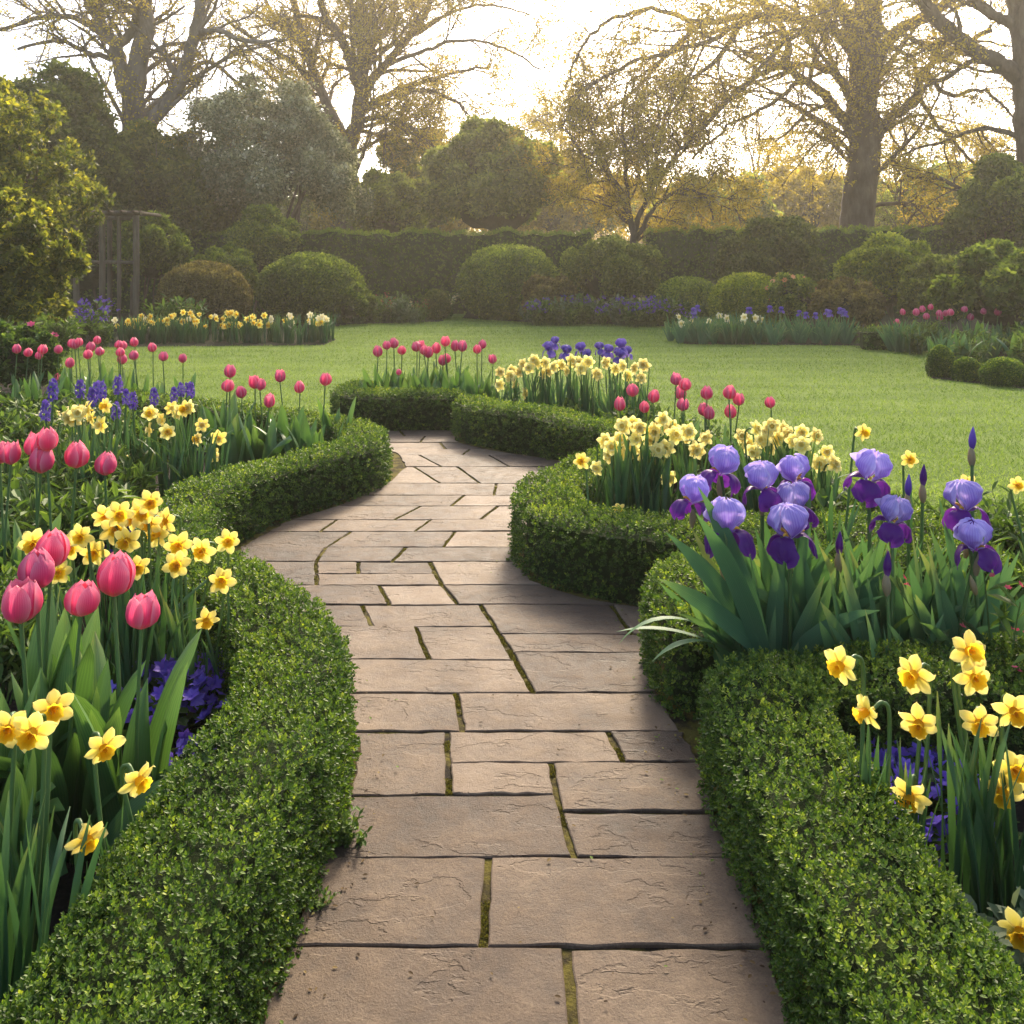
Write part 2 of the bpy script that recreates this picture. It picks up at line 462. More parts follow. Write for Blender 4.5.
def stone_mat():
    m, nt, out = new_mat("riven_sandstone")
    p = nt.nodes.new("ShaderNodeBsdfPrincipled")
    p.inputs["Specular IOR Level"].default_value = .35
    gi = nt.nodes.new("ShaderNodeNewGeometry")
    c = coords(nt)
    # each slab reads another place of the noise
    off = nt.nodes.new("ShaderNodeVectorMath")
    off.operation = 'ADD'
    cmb = nt.nodes.new("ShaderNodeCombineXYZ")
    nt.links.new(math_node(nt, 'MULTIPLY', gi.outputs["Random Per Island"], 37.0), cmb.inputs[2])
    nt.links.new(c, off.inputs[0])
    nt.links.new(cmb.outputs[0], off.inputs[1])
    v = off.outputs[0]
    big = noise(nt, 3.0, 8, .62, v)
    mid = noise(nt, 14, 8, .7, v)
    fine = noise(nt, 160, 5, .8, v)
    f = math_node(nt, 'ADD', math_node(nt, 'MULTIPLY', big.outputs[0], .45), math_node(nt, 'MULTIPLY', mid.outputs[0], .33))
    f = math_node(nt, 'ADD', f, math_node(nt, 'MULTIPLY', fine.outputs[0], .26))
    f = math_node(nt, 'ADD', f, math_node(nt, 'MULTIPLY', math_node(nt, 'SUBTRACT', gi.outputs["Random Per Island"], .5), .21))
    r = ramp(nt, [(.36, (.034, .022, .0135)), (.45, (.072, .047, .029)), (.53, (.118, .080, .049)), (.63, (.195, .140, .090))], f)
    # dark specks and dirt
    vo = nt.nodes.new("ShaderNodeTexVoronoi")
    vo.inputs["Scale"].default_value = 26
    nt.links.new(v, vo.inputs["Vector"])
    spk = ramp(nt, [(0.03, (.35, .32, .3)), (.075, (1, 1, 1))], vo.outputs["Distance"])
    mul = nt.nodes.new("ShaderNodeMixRGB")
    mul.blend_type = 'MULTIPLY'
    mul.inputs[0].default_value = .8
    nt.links.new(r.outputs[0], mul.inputs[1])
    nt.links.new(spk.outputs[0], mul.inputs[2])
    # riven flakes: contours of a warped noise give stepped ledges
    wv = nt.nodes.new("ShaderNodeMapping")
    wv.inputs["Scale"].default_value = (1.0, 1.9, 1)
    nt.links.new(v, wv.inputs["Vector"])
    fl = noise(nt, 2.1, 7, .58, wv.outputs[0])
    st = math_node(nt, 'MULTIPLY', fl.outputs[0], 4.6)
    fr = math_node(nt, 'FRACT', st)
    fl_floor = math_node(nt, 'FLOOR', st)
    ledge = ramp(nt, [(0, (0, 0, 0)), (.05, (1, 1, 1)), (1, (1, 1, 1))], fr)
    step = math_node(nt, 'ADD', fl_floor, ledge.outputs[0])
    # thin cracks along some ledges, darker
    ck = ramp(nt, [(0, (0, 0, 0)), (.03, (1, 1, 1))], fr)
    gate = ramp(nt, [(.52, (1, 1, 1)), (.6, (0, 0, 0))], mid.outputs[0])
    ckm = nt.nodes.new("ShaderNodeMixRGB")
    ckm.blend_type = 'LIGHTEN'
    ckm.inputs[0].default_value = 1
    nt.links.new(ck.outputs[0], ckm.inputs[1])
    nt.links.new(gate.outputs[0], ckm.inputs[2])
    mul2 = nt.nodes.new("ShaderNodeMixRGB")
    mul2.blend_type = 'MULTIPLY'
    mul2.inputs[0].default_value = .55
    nt.links.new(mul.outputs[0], mul2.inputs[1])
    nt.links.new(ckm.outputs[0], mul2.inputs[2])
    nt.links.new(mul2.outputs[0], p.inputs["Base Color"])
    h = math_node(nt, 'ADD', math_node(nt, 'MULTIPLY', step, .28), math_node(nt, 'MULTIPLY', mid.outputs[0], .75))
    h = math_node(nt, 'ADD', h, math_node(nt, 'MULTIPLY', fine.outputs[0], .30))
    bump_to(nt, p, h, .95, .015)
    rr = ramp(nt, [(.3, (.5, .5, .5)), (.7, (.8, .8, .8))], mid.outputs[0])
    nt.links.new(rr.outputs[0], p.inputs["Roughness"])
    nt.links.new(p.outputs[0], out.inputs[0])
    return m
M_STONE = stone_mat()
M_JOINT = rough_mat("mossy_joint", [(.34, (.022, .016, .010)), (.45, (.07, .055, .014)), (.56, (.15, .125, .02))], 16, .95, 120, 1, .02)

# ------------------------------------------------------------------ setting: lawn, beds, path
g = Geo()
g.add([[-900, -60, 0], [900, -60, 0], [900, 1500, 0], [-900, 1500, 0]], [[0, 1, 2, 3]])
tag(g.build("lawn", M_LAWN, smooth=False), kind="structure")

LEFT_HEDGE = [(-.76, .9), (-.72, 1.4), (-.69, 1.9), (-.665, 2.3), (-.655, 2.6), (-.70, 2.9), (-.82, 3.2), (-1.05, 3.5), (-1.36, 3.86), (-1.60, 4.25),
              (-1.71, 4.7), (-1.70, 5.15), (-1.54, 5.6), (-1.28, 6.0), (-1.09, 6.35), (-1.11, 6.75), (-1.36, 7.15), (-1.80, 7.5), (-2.4, 7.9), (-3.2, 8.3), (-4.0, 8.9)]
RIGHT_BACK = [(-.36, 8.42), (-.33, 8.15), (-.12, 7.92), (.2, 7.62), (.55, 7.25), (.84, 6.85), (.93, 6.45), (.80, 6.05), (.53, 5.65), (.28, 5.25), (.18, 4.88), (.27, 4.58), (.55, 4.37), (.95, 4.27), (1.5, 4.3), (2.1, 4.4)]
NEAR_RIGHT = [(.76, .9), (.755, 1.6), (.75, 2.2), (.74, 2.55), (.80, 2.78), (1.0, 2.84), (1.35, 2.86), (1.8, 2.9), (2.4, 2.95)]
IRIS_HEDGE = [(.72, 3.1), (.68, 3.4), (.74, 3.68), (.98, 3.84), (1.5, 3.88), (2.1, 3.9)]
FAR_HEDGE = [(-1.55, 9.5), (-1.62, 9.1), (-1.52, 8.82), (-1.2, 8.72), (-.8, 8.72), (-.42, 8.72)]

LEFT_BED = LEFT_HEDGE + [(-5.0, 10.6), (-6.2, 12.6), (-8.5, 14.5), (-22, 15), (-22, .9)]
RIGHT_BED = NEAR_RIGHT[:4] + IRIS_HEDGE[:3] + [(.9, 4.0), (.55, 4.37), (.27, 4.58), (.18, 4.88), (.28, 5.25), (.53, 5.65), (.80, 6.05), (.93, 6.45), (.84, 6.85), (.55, 7.25), (.2, 7.62), (-.12, 7.92), (-.33, 8.15),
             (-.36, 8.6), (-1.62, 8.75), (-1.7, 10.1), (-.1, 10.2), (1.3, 9.9), (1.75, 8.4), (2.2, 7.2), (2.3, 5.9), (3.0, 5.3), (5.0, 5.0), (12, 5), (12, .9)]
BACK_LEFT = [(-22, 17.6), (-8, 17.5), (-3.75, 17.9), (-3.75, 19.2), (-4.7, 22.3), (-4.4, 24.2), (-2.0, 25.3), (-1.95, 26), (-2.6, 27.5), (-2.6, 60), (-40, 60), (-40, 17.6)]
BACK_RIGHT = [(-1.5, 27), (.5, 25), (2.6, 24.2), (4.6, 22.9), (4.4, 19.8), (3.45, 18.6), (3.5, 18.1), (6.8, 17.8), (7.9, 17), (7.2, 14.6), (5.9, 12.7), (6.6, 11.6), (9, 11), (40, 11), (40, 60), (-1.5, 60)]

XLd = np.array([0, 1.5, 2.04, 2.28, 2.53, 2.9, 3.2, 3.6, 4.0, 4.4, 5.0, 5.5, 5.83, 6.4, 7.0, 7.5, 7.9, 8.2, 8.5, 9])
XLx = np.array([-.55, -.52, -.51, -.50, -.475, -.49, -.58, -.82, -1.12, -1.36, -1.50, -1.38, -1.14, -.90, -.82, -.95, -1.3, -1.9, -2.6, -3])
XRd = np.array([0, 1.5, 2.9, 3.4, 3.8, 4.08, 4.235, 4.46, 4.83, 5.26, 5.8, 6.4, 6.9, 7.16, 7.6, 8.0, 8.5, 9])
XRx = np.array([.60, .585, .585, .515, .56, .66, .33, .09, -.01, .08, .42, .74, .64, .42, -.17, -.5, -.56, -.56])
def XL(d): return np.interp(d, XLd, XLx)
def XR(d): return np.interp(d, XRd, XRx)

def sheet(name, poly, z, mat):
    tri = tessellate_polygon([[Vector((x, y, 0)) for x, y in poly]])
    g = Geo()
    g.add([(x, y, z) for x, y in poly], [list(t) for t in tri])
    me = g.build(name, mat, smooth=False)
    # all faces look up
    import bmesh
    bm = bmesh.new()
    bm.from_mesh(me.data)
    for f in bm.faces:
        f.normal_update()
        if f.normal.z < 0:
            f.normal_flip()
    bm.to_mesh(me.data)
    bm.free()
    return tag(me, kind="structure")

sheet("bed_soil", LEFT_BED, .006, M_SOIL)
sheet("bed_soil", RIGHT_BED, .006, M_SOIL)
sheet("bed_soil", BACK_LEFT, .006, M_LEAFLITTER)
sheet("bed_soil", BACK_RIGHT, .006, M_LEAFLITTER)
ds = np.concatenate([np.linspace(.2, 8.4, 60)])
sheet("path_joints", [(XL(d) - .12, d) for d in ds] + [(XR(d) + .10, d) for d in ds[::-1]], .026, M_JOINT)

def inside(poly, P):
    x, y = P[:, 0], P[:, 1]
    r = np.zeros(len(P), bool)
    n = len(poly)
    for i in range(n):
        x0, y0 = poly[i]
        x1, y1 = poly[(i + 1) % n]
        c = ((y0 > y) != (y1 > y)) & (x < (x1 - x0) * (y - y0) / (y1 - y0 + 1e-12) + x0)
        r ^= c
    return r

# flagstones: (left edge x at top, at bottom, right edge x at top, at bottom, y top, y bottom), None where the slab runs to the path's edge
N_ = None
SLABS = [
    (N_, N_, 500, 505, 2600, 5200), (500, 505, N_, N_, 2600, 5200), (N_, N_, 640, 720, 1560, 2600), (640, 720, N_, N_, 1560, 2600),
    (N_, N_, 430, 405, 1230, 1560), (430, 405, N_, N_, 1230, 1560), (N_, N_, 470, 462, 1085, 1230), (470, 462, N_, N_, 1085, 1230),
    (N_, N_, 567, 578, 962, 1085), (567, 578, N_, N_, 962, 1085),
    (N_, N_, 488, 483, 870, 962), (488, 483, N_, N_, 870, 962),
    (N_, N_, 557, 574, 806, 870), (560, 574, N_, N_, 824, 870),
    (N_, N_, 447, 449, 741, 806), (448, 449, 551, 557, 773, 806), (551, 560, N_, N_, 773, 824),
    (447, 448, 608, 624, 741, 773), (608, 624, N_, N_, 741, 773),
    (N_, N_, 456, 463, 702, 741), (456, 463, N_, N_, 702, 741),
    (N_, N_, 515, 533, 668, 702), (512, 533, N_, N_, 661, 702),
    (N_, N_, 415, 429, 634, 668), (415, 429, 494, 515, 634, 668), (499, 512, N_, N_, 642, 661),
    (N_, N_, 362, 372, 612, 634), (362, 372, 480, 494, 612, 634), (480, 499, 611, 632, 612, 642), (611, 632, N_, N_, 612, 642),
    (N_, N_, 379, 390, 592, 612), (379, 390, 442, 458, 592, 612), (442, 458, N_, N_, 592, 612),
    (N_, N_, 316, 317, 568, 592), (316, 316, 358, 358, 568, 580), (358, 358, 430, 435, 568, 580), (316, 317, 435, 442, 580, 592), (430, 442, N_, N_, 568, 592),
    (N_, N_, 326, 316, 553, 568), (326, 316, 406, 392, 553, 568), (406, 392, N_, N_, 553, 568),
    (N_, N_, 351, 326, 537, 553), (351, 326, 455, 443, 537, 553), (455, 443, N_, N_, 537, 553),
    (N_, N_, 337, 320, 525, 537), (337, 320, 431, 414, 525, 537), (431, 414, N_, N_, 525, 537),
    (N_, N_, 421, 394, 511, 525), (421, 394, 498, 480, 511, 525), (498, 480, N_, N_, 511, 525),
    (N_, N_, 464, 451, 500, 511), (464, 451, N_, N_, 500, 511),
    (N_, N_, 496, 494, 488, 500), (496, 494, N_, N_, 488, 500),
    (N_, N_, 414, 440, 471, 488), (414, 440, 457, 480, 471, 488), (457, 480, N_, N_, 471, 488),
    (N_, N_, 419, 441, 459, 471), (419, 441, 488, 509, 459, 471), (488, 509, N_, N_, 459, 471),
    (N_, N_, 470, 462, 453, 459), (470, 462, N_, N_, 453, 459),
    (N_, N_, 440, 446, 446, 453), (440, 446, N_, N_, 446, 453),
    (N_, N_, 425, 420, 440, 446), (425, 420, N_, N_, 440, 446), (N_, N_, 400, 405, 434, 440), (400, 405, N_, N_, 434, 440),
]
JOINTS = []
g = Geo()
for si, (xlt, xlb, xrt, xrb, yt, yb) in enumerate(SLABS):
    d0, d1 = CAM_H * FPX / (yb - HORY), CAM_H * FPX / (yt - HORY)
    jh = .0045
    n = 7
    dd = np.linspace(d0 + jh, d1 - jh, n)
    def xs(xt, xb, edge, sgn):
        if xt is None:
            return edge(dd) + RS.uniform(-.008, .008, n)
        w0, w1 = (xb - 512) * d0 / FPX, (xt - 512) * d1 / FPX
        return w0 + (w1 - w0) * (dd - d0) / (d1 - d0) + sgn * .010 + RS.uniform(-.0035, .0035, n)
    xl, xr = xs(xlt, xlb, XL, 1), xs(xrt, xrb, XR, -1)
    if np.any(xr - xl < .02):
        ok = xr - xl > .02
        dd, xl, xr = dd[ok], xl[ok], xr[ok]
        n = len(dd)
        if n < 2:
            continue
    if xrt is not None:
        JOINTS.append(np.stack([xr + .010, dd], 1))
    m = 9
    uu = np.linspace(0, 1, m)
    z0 = .034 + RS.uniform(-.0035, .0035)
    tx, ty = RS.uniform(-.006, .006, 2)
    X = xl[:, None] + (xr - xl)[:, None] * uu[None]
    wob = np.zeros((n, m))
    wob[0] = np.interp(uu, np.linspace(0, 1, 9), RS.uniform(-.0045, .0045, 9))
    wob[-1] = np.interp(uu, np.linspace(0, 1, 9), RS.uniform(-.0045, .0045, 9))
    Y = dd[:, None] + wob
    cx, cy = X.mean(), Y.mean()
    Z = z0 + (X - cx) * tx + (Y - cy) * ty
    top = np.stack([X, Y, Z], -1)
    # worn arris: the rim is pulled in and down, then the sides drop
    def rim(a):
        return np.concatenate([a[0, :], a[1:, -1], a[-1, -2::-1], a[-2:0:-1, 0]])
    R0 = rim(top)
    cen = np.array([cx, cy, 0])
    inn = top.copy()
    ins = .0035
    inn[..., 0] = np.clip(X, xl[:, None] + ins, xr[:, None] - ins)
    inn[..., 1] = np.clip(Y, (dd[0] + wob[0] + ins)[None, :], (dd[-1] + wob[-1] - ins)[None, :])
    i, j = np.meshgrid(np.arange(n - 1), np.arange(m - 1), indexing='ij')
    a = i * m + j
    F = np.stack([a, a + 1, a + m + 1, a + m], -1).reshape(-1, 4)
    R1 = R0.copy(); R1[:, 2] -= .003
    R2 = R0.copy(); R2[:, 2] = .012
    RI = rim(inn)
    k = len(R0)
    idx = np.arange(k); nx = (idx + 1) % k
    V = np.concatenate([inn.reshape(-1, 3), R1, R2])
    b0 = n * m
    ri_idx = rim(np.arange(n * m).reshape(n, m)[..., None].astype(float)).ravel().astype(int)
    F2 = np.stack([b0 + idx, b0 + nx, ri_idx[nx], ri_idx[idx]], -1)
    F3 = np.stack([b0 + k + idx, b0 + k + nx, b0 + nx, b0 + idx], -1)
    g.add(V, np.concatenate([F, F2, F3]))
po = g.build("path", M_STONE, smooth=False)
tag(po, kind="structure")

def moss():
    g = Geo()
    for J in JOINTS:
        L = np.linalg.norm(J[-1] - J[0])
        k = int(L * (900 if J[0][1] < 4 else 350))
        f = RS.uniform(0, len(J) - 1.001, k)
        i = f.astype(int)
        q = J[i] + (J[i + 1] - J[i]) * (f - i)[:, None]
        keep = vnoise(np.stack([q[:, 0] * 3, q[:, 1], 0 * q[:, 0]], 1), 21, 6.0) > -.25
        q = q[keep]
        k = len(q)
        if k == 0:
            continue
        p = np.stack([q[:, 0] + RS.normal(0, .0055, k), q[:, 1], np.full(k, .026)], 1)
        scatter(g, CLUST[0], CLUST[1], p, frames(nrm(RS.normal(0, .5, (k, 3)) + np.array([0, 0, 1]))), RS.uniform(.004, .0085, k), 0, np.clip(RS.normal(.5, .2, k), 0, 1))
    tag(g.build("moss", M_MOSS, smooth=False), "green-brown moss growing in the joints between the flagstones", "moss", kind="stuff")
moss()
def litter():
    g = Geo()
    k = 420
    d = 1.7 * np.exp(RS.uniform(0, 1.5, k))
    side = RS.uniform(0, 1, k)
    t = np.where(RS.uniform(0, 1, k) < .75, np.where(side < .5, RS.uniform(0, .12, k), RS.uniform(.88, 1, k)), RS.uniform(0, 1, k))
    x = XL(d) + (XR(d) - XL(d)) * t
    p = np.stack([x, d, np.full(k, .041)], 1)
    a = RS.uniform(0, 6.28, k)
    scatter(g, LEAF6[0], LEAF6[1], p, frames(np.stack([np.cos(a), np.sin(a), RS.uniform(-.05, .25, k)], 1), (0, 0, 1.0)), RS.uniform(.006, .017, k), 0, RS.uniform(0, 1, k))
    tag(g.build("leaf_litter", M_LITTER, smooth=False), "bits of dry leaf and clippings scattered along the path's edges", "leaf litter", kind="stuff")
litter()

# grass on the lawn
def grass():
    g = Geo()
    P = []
    n = 230000
    # more blades near, bigger blades far
    d = 4.6 * np.exp(RS.uniform(0, math.log(28 / 4.6), n))
    x = RS.uniform(-.62, .62, n) * d * 1.05
    p = np.stack([x, d], 1)
    keep = np.ones(n, bool)
    for poly in (LEFT_BED, RIGHT_BED, BACK_LEFT, BACK_RIGHT):
        keep &= ~inside(poly, p)
    on_path = (x > XL(d) - .15) & (x < XR(d) + .1) & (d < 8.4)
    keep &= ~on_path
    keep &= ~((d < 9.3) & (x < 0) & (x > -4.5))
    p = p[keep]
    n = len(p)
    pos = np.stack([p[:, 0], p[:, 1], np.zeros(n)], 1)
    ax = nrm(np.stack([RS.normal(0, .75, n), RS.normal(0, .75, n), np.full(n, 1.0)], 1))
    R = frames(ax)
    tv = np.array([[-.11, 0, 0], [.11, 0, 0], [.07, .6, .05], [0, 1, .22]])
    s = (.020 + .0012 * p[:, 1]) * RS.uniform(.6, 1.3, n)
    tone = np.clip(.52 + .22 * vnoise(pos * np.array([.5, 2.2, 1]), 3, .8) + .10 * np.sin(pos[:, 1] * 2.0 + .3 * pos[:, 0]) + RS.normal(0, .12, n), 0, 1)
    scatter(g, tv, np.array([[0, 1, 2, 3]]), pos, R, s, 0, tone)
    return tag(g.build("grass", M_GRASS, smooth=False), "short mown grass covering the lawn behind the flower beds", "grass", kind="stuff")
grass()

# ------------------------------------------------------------------ clipped box hedges along the path
def box_hedge(pts, width, height, label, cover=3.6, base=.0120, mats=None, lump=.015, name="box_hedge", group="low clipped box hedges edging the path", fix=None, sprigs=None, z0=0.0, tone_top=.22):
    r = np.random.RandomState(abs(hash(label)) % 1000 if False else sum(map(ord, label)) % 9973)
    P2 = curve([(x, y, 0) for x, y in pts], 400)
    seg = np.linalg.norm(np.diff(P2, axis=0), axis=1)
    S = np.concatenate([[0], np.cumsum(seg)])
    L = S[-1]
    T2 = nrm(np.gradient(P2, axis=0))
    N2 = np.stack([T2[:, 1], -T2[:, 0], np.zeros(len(T2))], 1)
    er = min(.16, width * .5)
    def at(s):
        s_ = np.clip(s, 0, L)
        c = np.stack([np.interp(s_, S, P2[:, k]) for k in range(3)], 1)
        t = nrm(np.stack([np.interp(s_, S, T2[:, k]) for k in range(3)], 1))
        nn = nrm(np.stack([np.interp(s_, S, N2[:, k]) for k in range(3)], 1))
        return c, t, nn
    per_side, per_top = height, width
    tot = 2 * per_side + per_top
    cr = min(.055, width * .2)
    def section(q):
        """q in [0, tot): a point (across, up) and its normal on the rounded-box outline."""
        a = np.where(q < per_side, -width / 2, np.where(q < per_side + per_top, q - per_side - width / 2, width / 2))
        z = np.where(q < per_side, q, np.where(q < per_side + per_top, height, tot - q))
        na = np.where(q < per_side, -1., np.where(q < per_side + per_top, 0., 1.))
        nz = np.where((q >= per_side) & (q < per_side + per_top), 1., 0.)
        # round the two top corners
        cx = np.clip(a, -(width / 2 - cr), width / 2 - cr)
        cz = np.minimum(z, height - cr)
        va, vz = a - cx, z - cz
        ln = np.sqrt(va ** 2 + vz ** 2)
        cor = (np.abs(va) > 1e-6) & (vz > 1e-6)
        na = np.where(cor, va / np.maximum(ln, 1e-6), na)
        nz = np.where(cor, vz / np.maximum(ln, 1e-6), nz)
        a = np.where(cor, cx + na * cr, a)
        z = np.where(cor, cz + nz * cr, z)
        return a, z, na, nz
    def surface(s, q, shrink=0.0):
        a, z, na, nz = section(q)
        c, t, nn = at(s)
        over = np.where(s < er, er - s, np.where(s > L - er, s - (L - er), 0)) / er
        k = np.sqrt(np.clip(1 - over ** 2, 0.0, 1))
        sgn = np.where(s < er, -1, 1)
        off = lump * vnoise(np.stack([s * 5, q * 6, np.zeros_like(s)], 1), int(L * 100), 1.0) + lump * .5 * vnoise(np.stack([s * 16, q * 17, s * 3], 1), 5, 1.0)
        hv = 1 + .05 * vnoise(np.stack([s * 2.3, s * 0, s * 0], 1), int(L * 77), 1.0)
        a = a * (.25 + .75 * k)
        z = z * (.80 + .20 * k) * hv
        nor = nn * (na * k)[:, None] + t * (sgn * over * 1.0)[:, None]
        nor[:, 2] = nz
        nor = nrm(nor)
        return c + nn * a[:, None] + np.stack([0 * z, 0 * z, z + z0], 1) + nor * (off - shrink)[:, None], nor
    g = Geo()
    # the twiggy inside
    ns, nq = max(60, int(L * 30)), 40
    ss, qq = np.meshgrid(np.linspace(.02, L - .02, ns), np.linspace(0, tot - 1e-4, nq), indexing='ij')
    V, _ = surface(ss.ravel(), qq.ravel(), .06)
    i, j = np.meshgrid(np.arange(ns - 1), np.arange(nq - 1), indexing='ij')
    a = i * nq + j
    g.add(V, np.stack([a, a + 1, a + nq + 1, a + nq], -1).reshape(-1, 4), 1)
    for e in (0, ns - 1):
        g.add(V.reshape(ns, nq, 3)[e], np.arange(nq)[None], 1)
    # leaves
    sz = lambda d: base * (np.maximum(d, 1.3) / 2.0) ** .55 if fix is None else np.full_like(d, fix)
    grid = np.linspace(0, L, 200)
    cg, _, _ = at(grid)
    wgt = 1 / sz(np.linalg.norm(cg[:, :2], axis=1)) ** 2
    nl = int(cover * tot * np.sum(wgt) * (L / 200) / .5 / 6)
    cdf = np.cumsum(wgt); cdf /= cdf[-1]
    s = np.interp(r.uniform(0, 1, nl), cdf, grid) + r.uniform(-.01, .01, nl)
    s = np.clip(s, 0, L)
    q = r.uniform(0, tot - 1e-4, nl)
    dep = r.uniform(-.014, .03, nl) * (1 if fix is None else fix / .02)
    p, nor = surface(s, q, 0)
    p = p - nor * dep[:, None]
    p[:, 2] = np.maximum(p[:, 2], .01 + z0)
    ax = nrm(nor + np.array([0, 0, .35]) + r.normal(0, .5, (nl, 3)))
    dist = np.linalg.norm(p[:, :2], axis=1)
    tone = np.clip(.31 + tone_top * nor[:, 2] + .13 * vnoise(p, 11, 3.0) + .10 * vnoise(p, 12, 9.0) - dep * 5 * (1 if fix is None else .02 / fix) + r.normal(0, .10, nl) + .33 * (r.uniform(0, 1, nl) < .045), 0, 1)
    near = dist < 4.2
    R = frames(ax)
    size = sz(dist) * r.uniform(.65, 1.2, nl)
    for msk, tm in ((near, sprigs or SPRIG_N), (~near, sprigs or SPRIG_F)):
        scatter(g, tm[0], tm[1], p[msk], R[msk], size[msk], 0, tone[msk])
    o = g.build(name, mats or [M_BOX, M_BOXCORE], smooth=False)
    return tag(o, label, "hedge", group)

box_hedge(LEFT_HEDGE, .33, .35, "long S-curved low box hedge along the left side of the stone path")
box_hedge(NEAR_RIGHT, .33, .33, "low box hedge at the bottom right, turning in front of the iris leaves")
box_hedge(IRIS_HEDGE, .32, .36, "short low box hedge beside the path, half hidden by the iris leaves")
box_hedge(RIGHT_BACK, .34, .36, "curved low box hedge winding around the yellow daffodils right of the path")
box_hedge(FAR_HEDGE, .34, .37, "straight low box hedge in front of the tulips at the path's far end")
# the tall hedge behind the lawn
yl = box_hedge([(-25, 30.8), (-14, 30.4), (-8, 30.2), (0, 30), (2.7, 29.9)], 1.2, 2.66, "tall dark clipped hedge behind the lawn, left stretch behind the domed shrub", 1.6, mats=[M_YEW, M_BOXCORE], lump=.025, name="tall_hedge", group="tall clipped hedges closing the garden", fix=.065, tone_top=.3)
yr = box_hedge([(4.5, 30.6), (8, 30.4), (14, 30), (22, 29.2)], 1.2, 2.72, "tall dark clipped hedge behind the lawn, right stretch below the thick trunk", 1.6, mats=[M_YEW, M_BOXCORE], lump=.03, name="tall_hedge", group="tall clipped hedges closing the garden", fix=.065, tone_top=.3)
LEAFY = 1.0
COARSE = 1.45

# ------------------------------------------------------------------ trees behind the tall hedge
def grow(g, twigs, pts, r0, r1, level, cfg):
    L = float(np.sum(np.linalg.norm(np.diff(pts, axis=0), axis=1)))
    n = len(pts)
    rad = r0 + (r1 - r0) * np.linspace(0, 1, n) ** .8
    tube(g, pts, rad, 9 if r0 > .2 else (6 if r0 > .06 else 4), cap=False)
    if level >= cfg["levels"]:
        twigs.append(pts)
        return
    if level >= cfg["levels"] - 1:
        twigs.append(pts[n // 3:])
    cnt = int(L * cfg["dens"][level] + rnd(0, 1))
    for _ in range(cnt):
        t = rnd(cfg.get("t0", .15) if level == 0 else .12, 1.0)
        f = t * (n - 1)
        i = min(int(f), n - 2)
        p = pts[i] + (pts[i + 1] - pts[i]) * (f - i)
        T = nrm(pts[i + 1] - pts[i])
        q = nrm(np.cross(T, RS.normal(size=3)))
        a = rnd(.5, 1.15)
        d = T * math.cos(a) + q * math.sin(a)
        d[2] += cfg.get("up", .1)
        d = nrm(d)
        ln = min(max(L * rnd(.3, .6) * (1.2 - .65 * t), cfg["minl"][level]), cfg["maxl"][level])
        m = 6
        pp = [p]
        for k in range(m):
            d = nrm(d + RS.normal(0, .17, 3) + np.array([0, 0, cfg.get("bend", .02)]))
            pp.append(pp[-1] + d * ln / m)
        rr = min(rad[i] * .55, cfg["rmax"][level])
        grow(g, twigs, np.array(pp), max(rr, .016), max(rr * .3, .010), level + 1, cfg)

def leaf_points(twigs, per_m, spread):
    out = []
    for t in twigs:
        L = np.sum(np.linalg.norm(np.diff(t, axis=0), axis=1))
        k = RS.poisson(L * per_m)
        if k:
            f = RS.uniform(0, len(t) - 1.001, k)
            i = f.astype(int)
            out.append(t[i] + (t[i + 1] - t[i]) * (f - i)[:, None] + RS.normal(0, spread, (k, 3)))
    return np.concatenate(out) if out else np.zeros((0, 3))

def tree(name, label, d, limbs, leaf_m, leaf, per_m, bark=None, cat="tree", group=None, spread=.12, base=None, zmax=None, **cfg):
    c = dict(levels=3, dens=[1.0, 1.6, 2.4], minl=[1.2, .6, .35], maxl=[3.5, 1.8, .9], rmax=[.11, .055, .03], up=.12, bend=.01)
    c.update(cfg)
    bx = base if base is not None else limbs[0][0][0][0]
    root_p = W(bx, HORY, d)
    root_p[2] = 0
    root = thing(name, label, cat, tuple(root_p), group)
    g, twigs = Geo(), []
    for li, (pp, r0, r1) in enumerate(limbs):
        P = []
        for k, q in enumerate(pp):
            dz = q[2] if len(q) > 2 else 0.0
            P.append(W(q[0], q[1], d + dz))
        if li == 0:
            P[0][2] = min(P[0][2], -.1)
        P = curve(P, max(8, 5 * len(P))) - root_p
        jit = RS.normal(0, .03, P.shape); jit[0] = 0
        grow(g, twigs, P + jit, r0 * d / FPX, r1 * d / FPX, 0, c)
    g.build("trunk", bark or M_BARK, root)
    lp = leaf_points(twigs, per_m * LEAFY, spread)

    if zmax:
        lp = lp[lp[:, 2] < zmax]
    n = len(lp)
    if n:
        g = Geo()
        ax = nrm(RS.normal(size=(n, 3)) + np.array([0, 0, -.3]))
        scatter(g, CLUST[0], CLUST[1], lp, frames(ax), leaf * 1.35 * RS.uniform(.6, 1.25, n), 0, np.clip(.5 + .3 * vnoise(lp, 4, .5) + RS.normal(0, .15, n), 0, 1))
        g.build("crown", leaf_m, root, smooth=False)
    return root

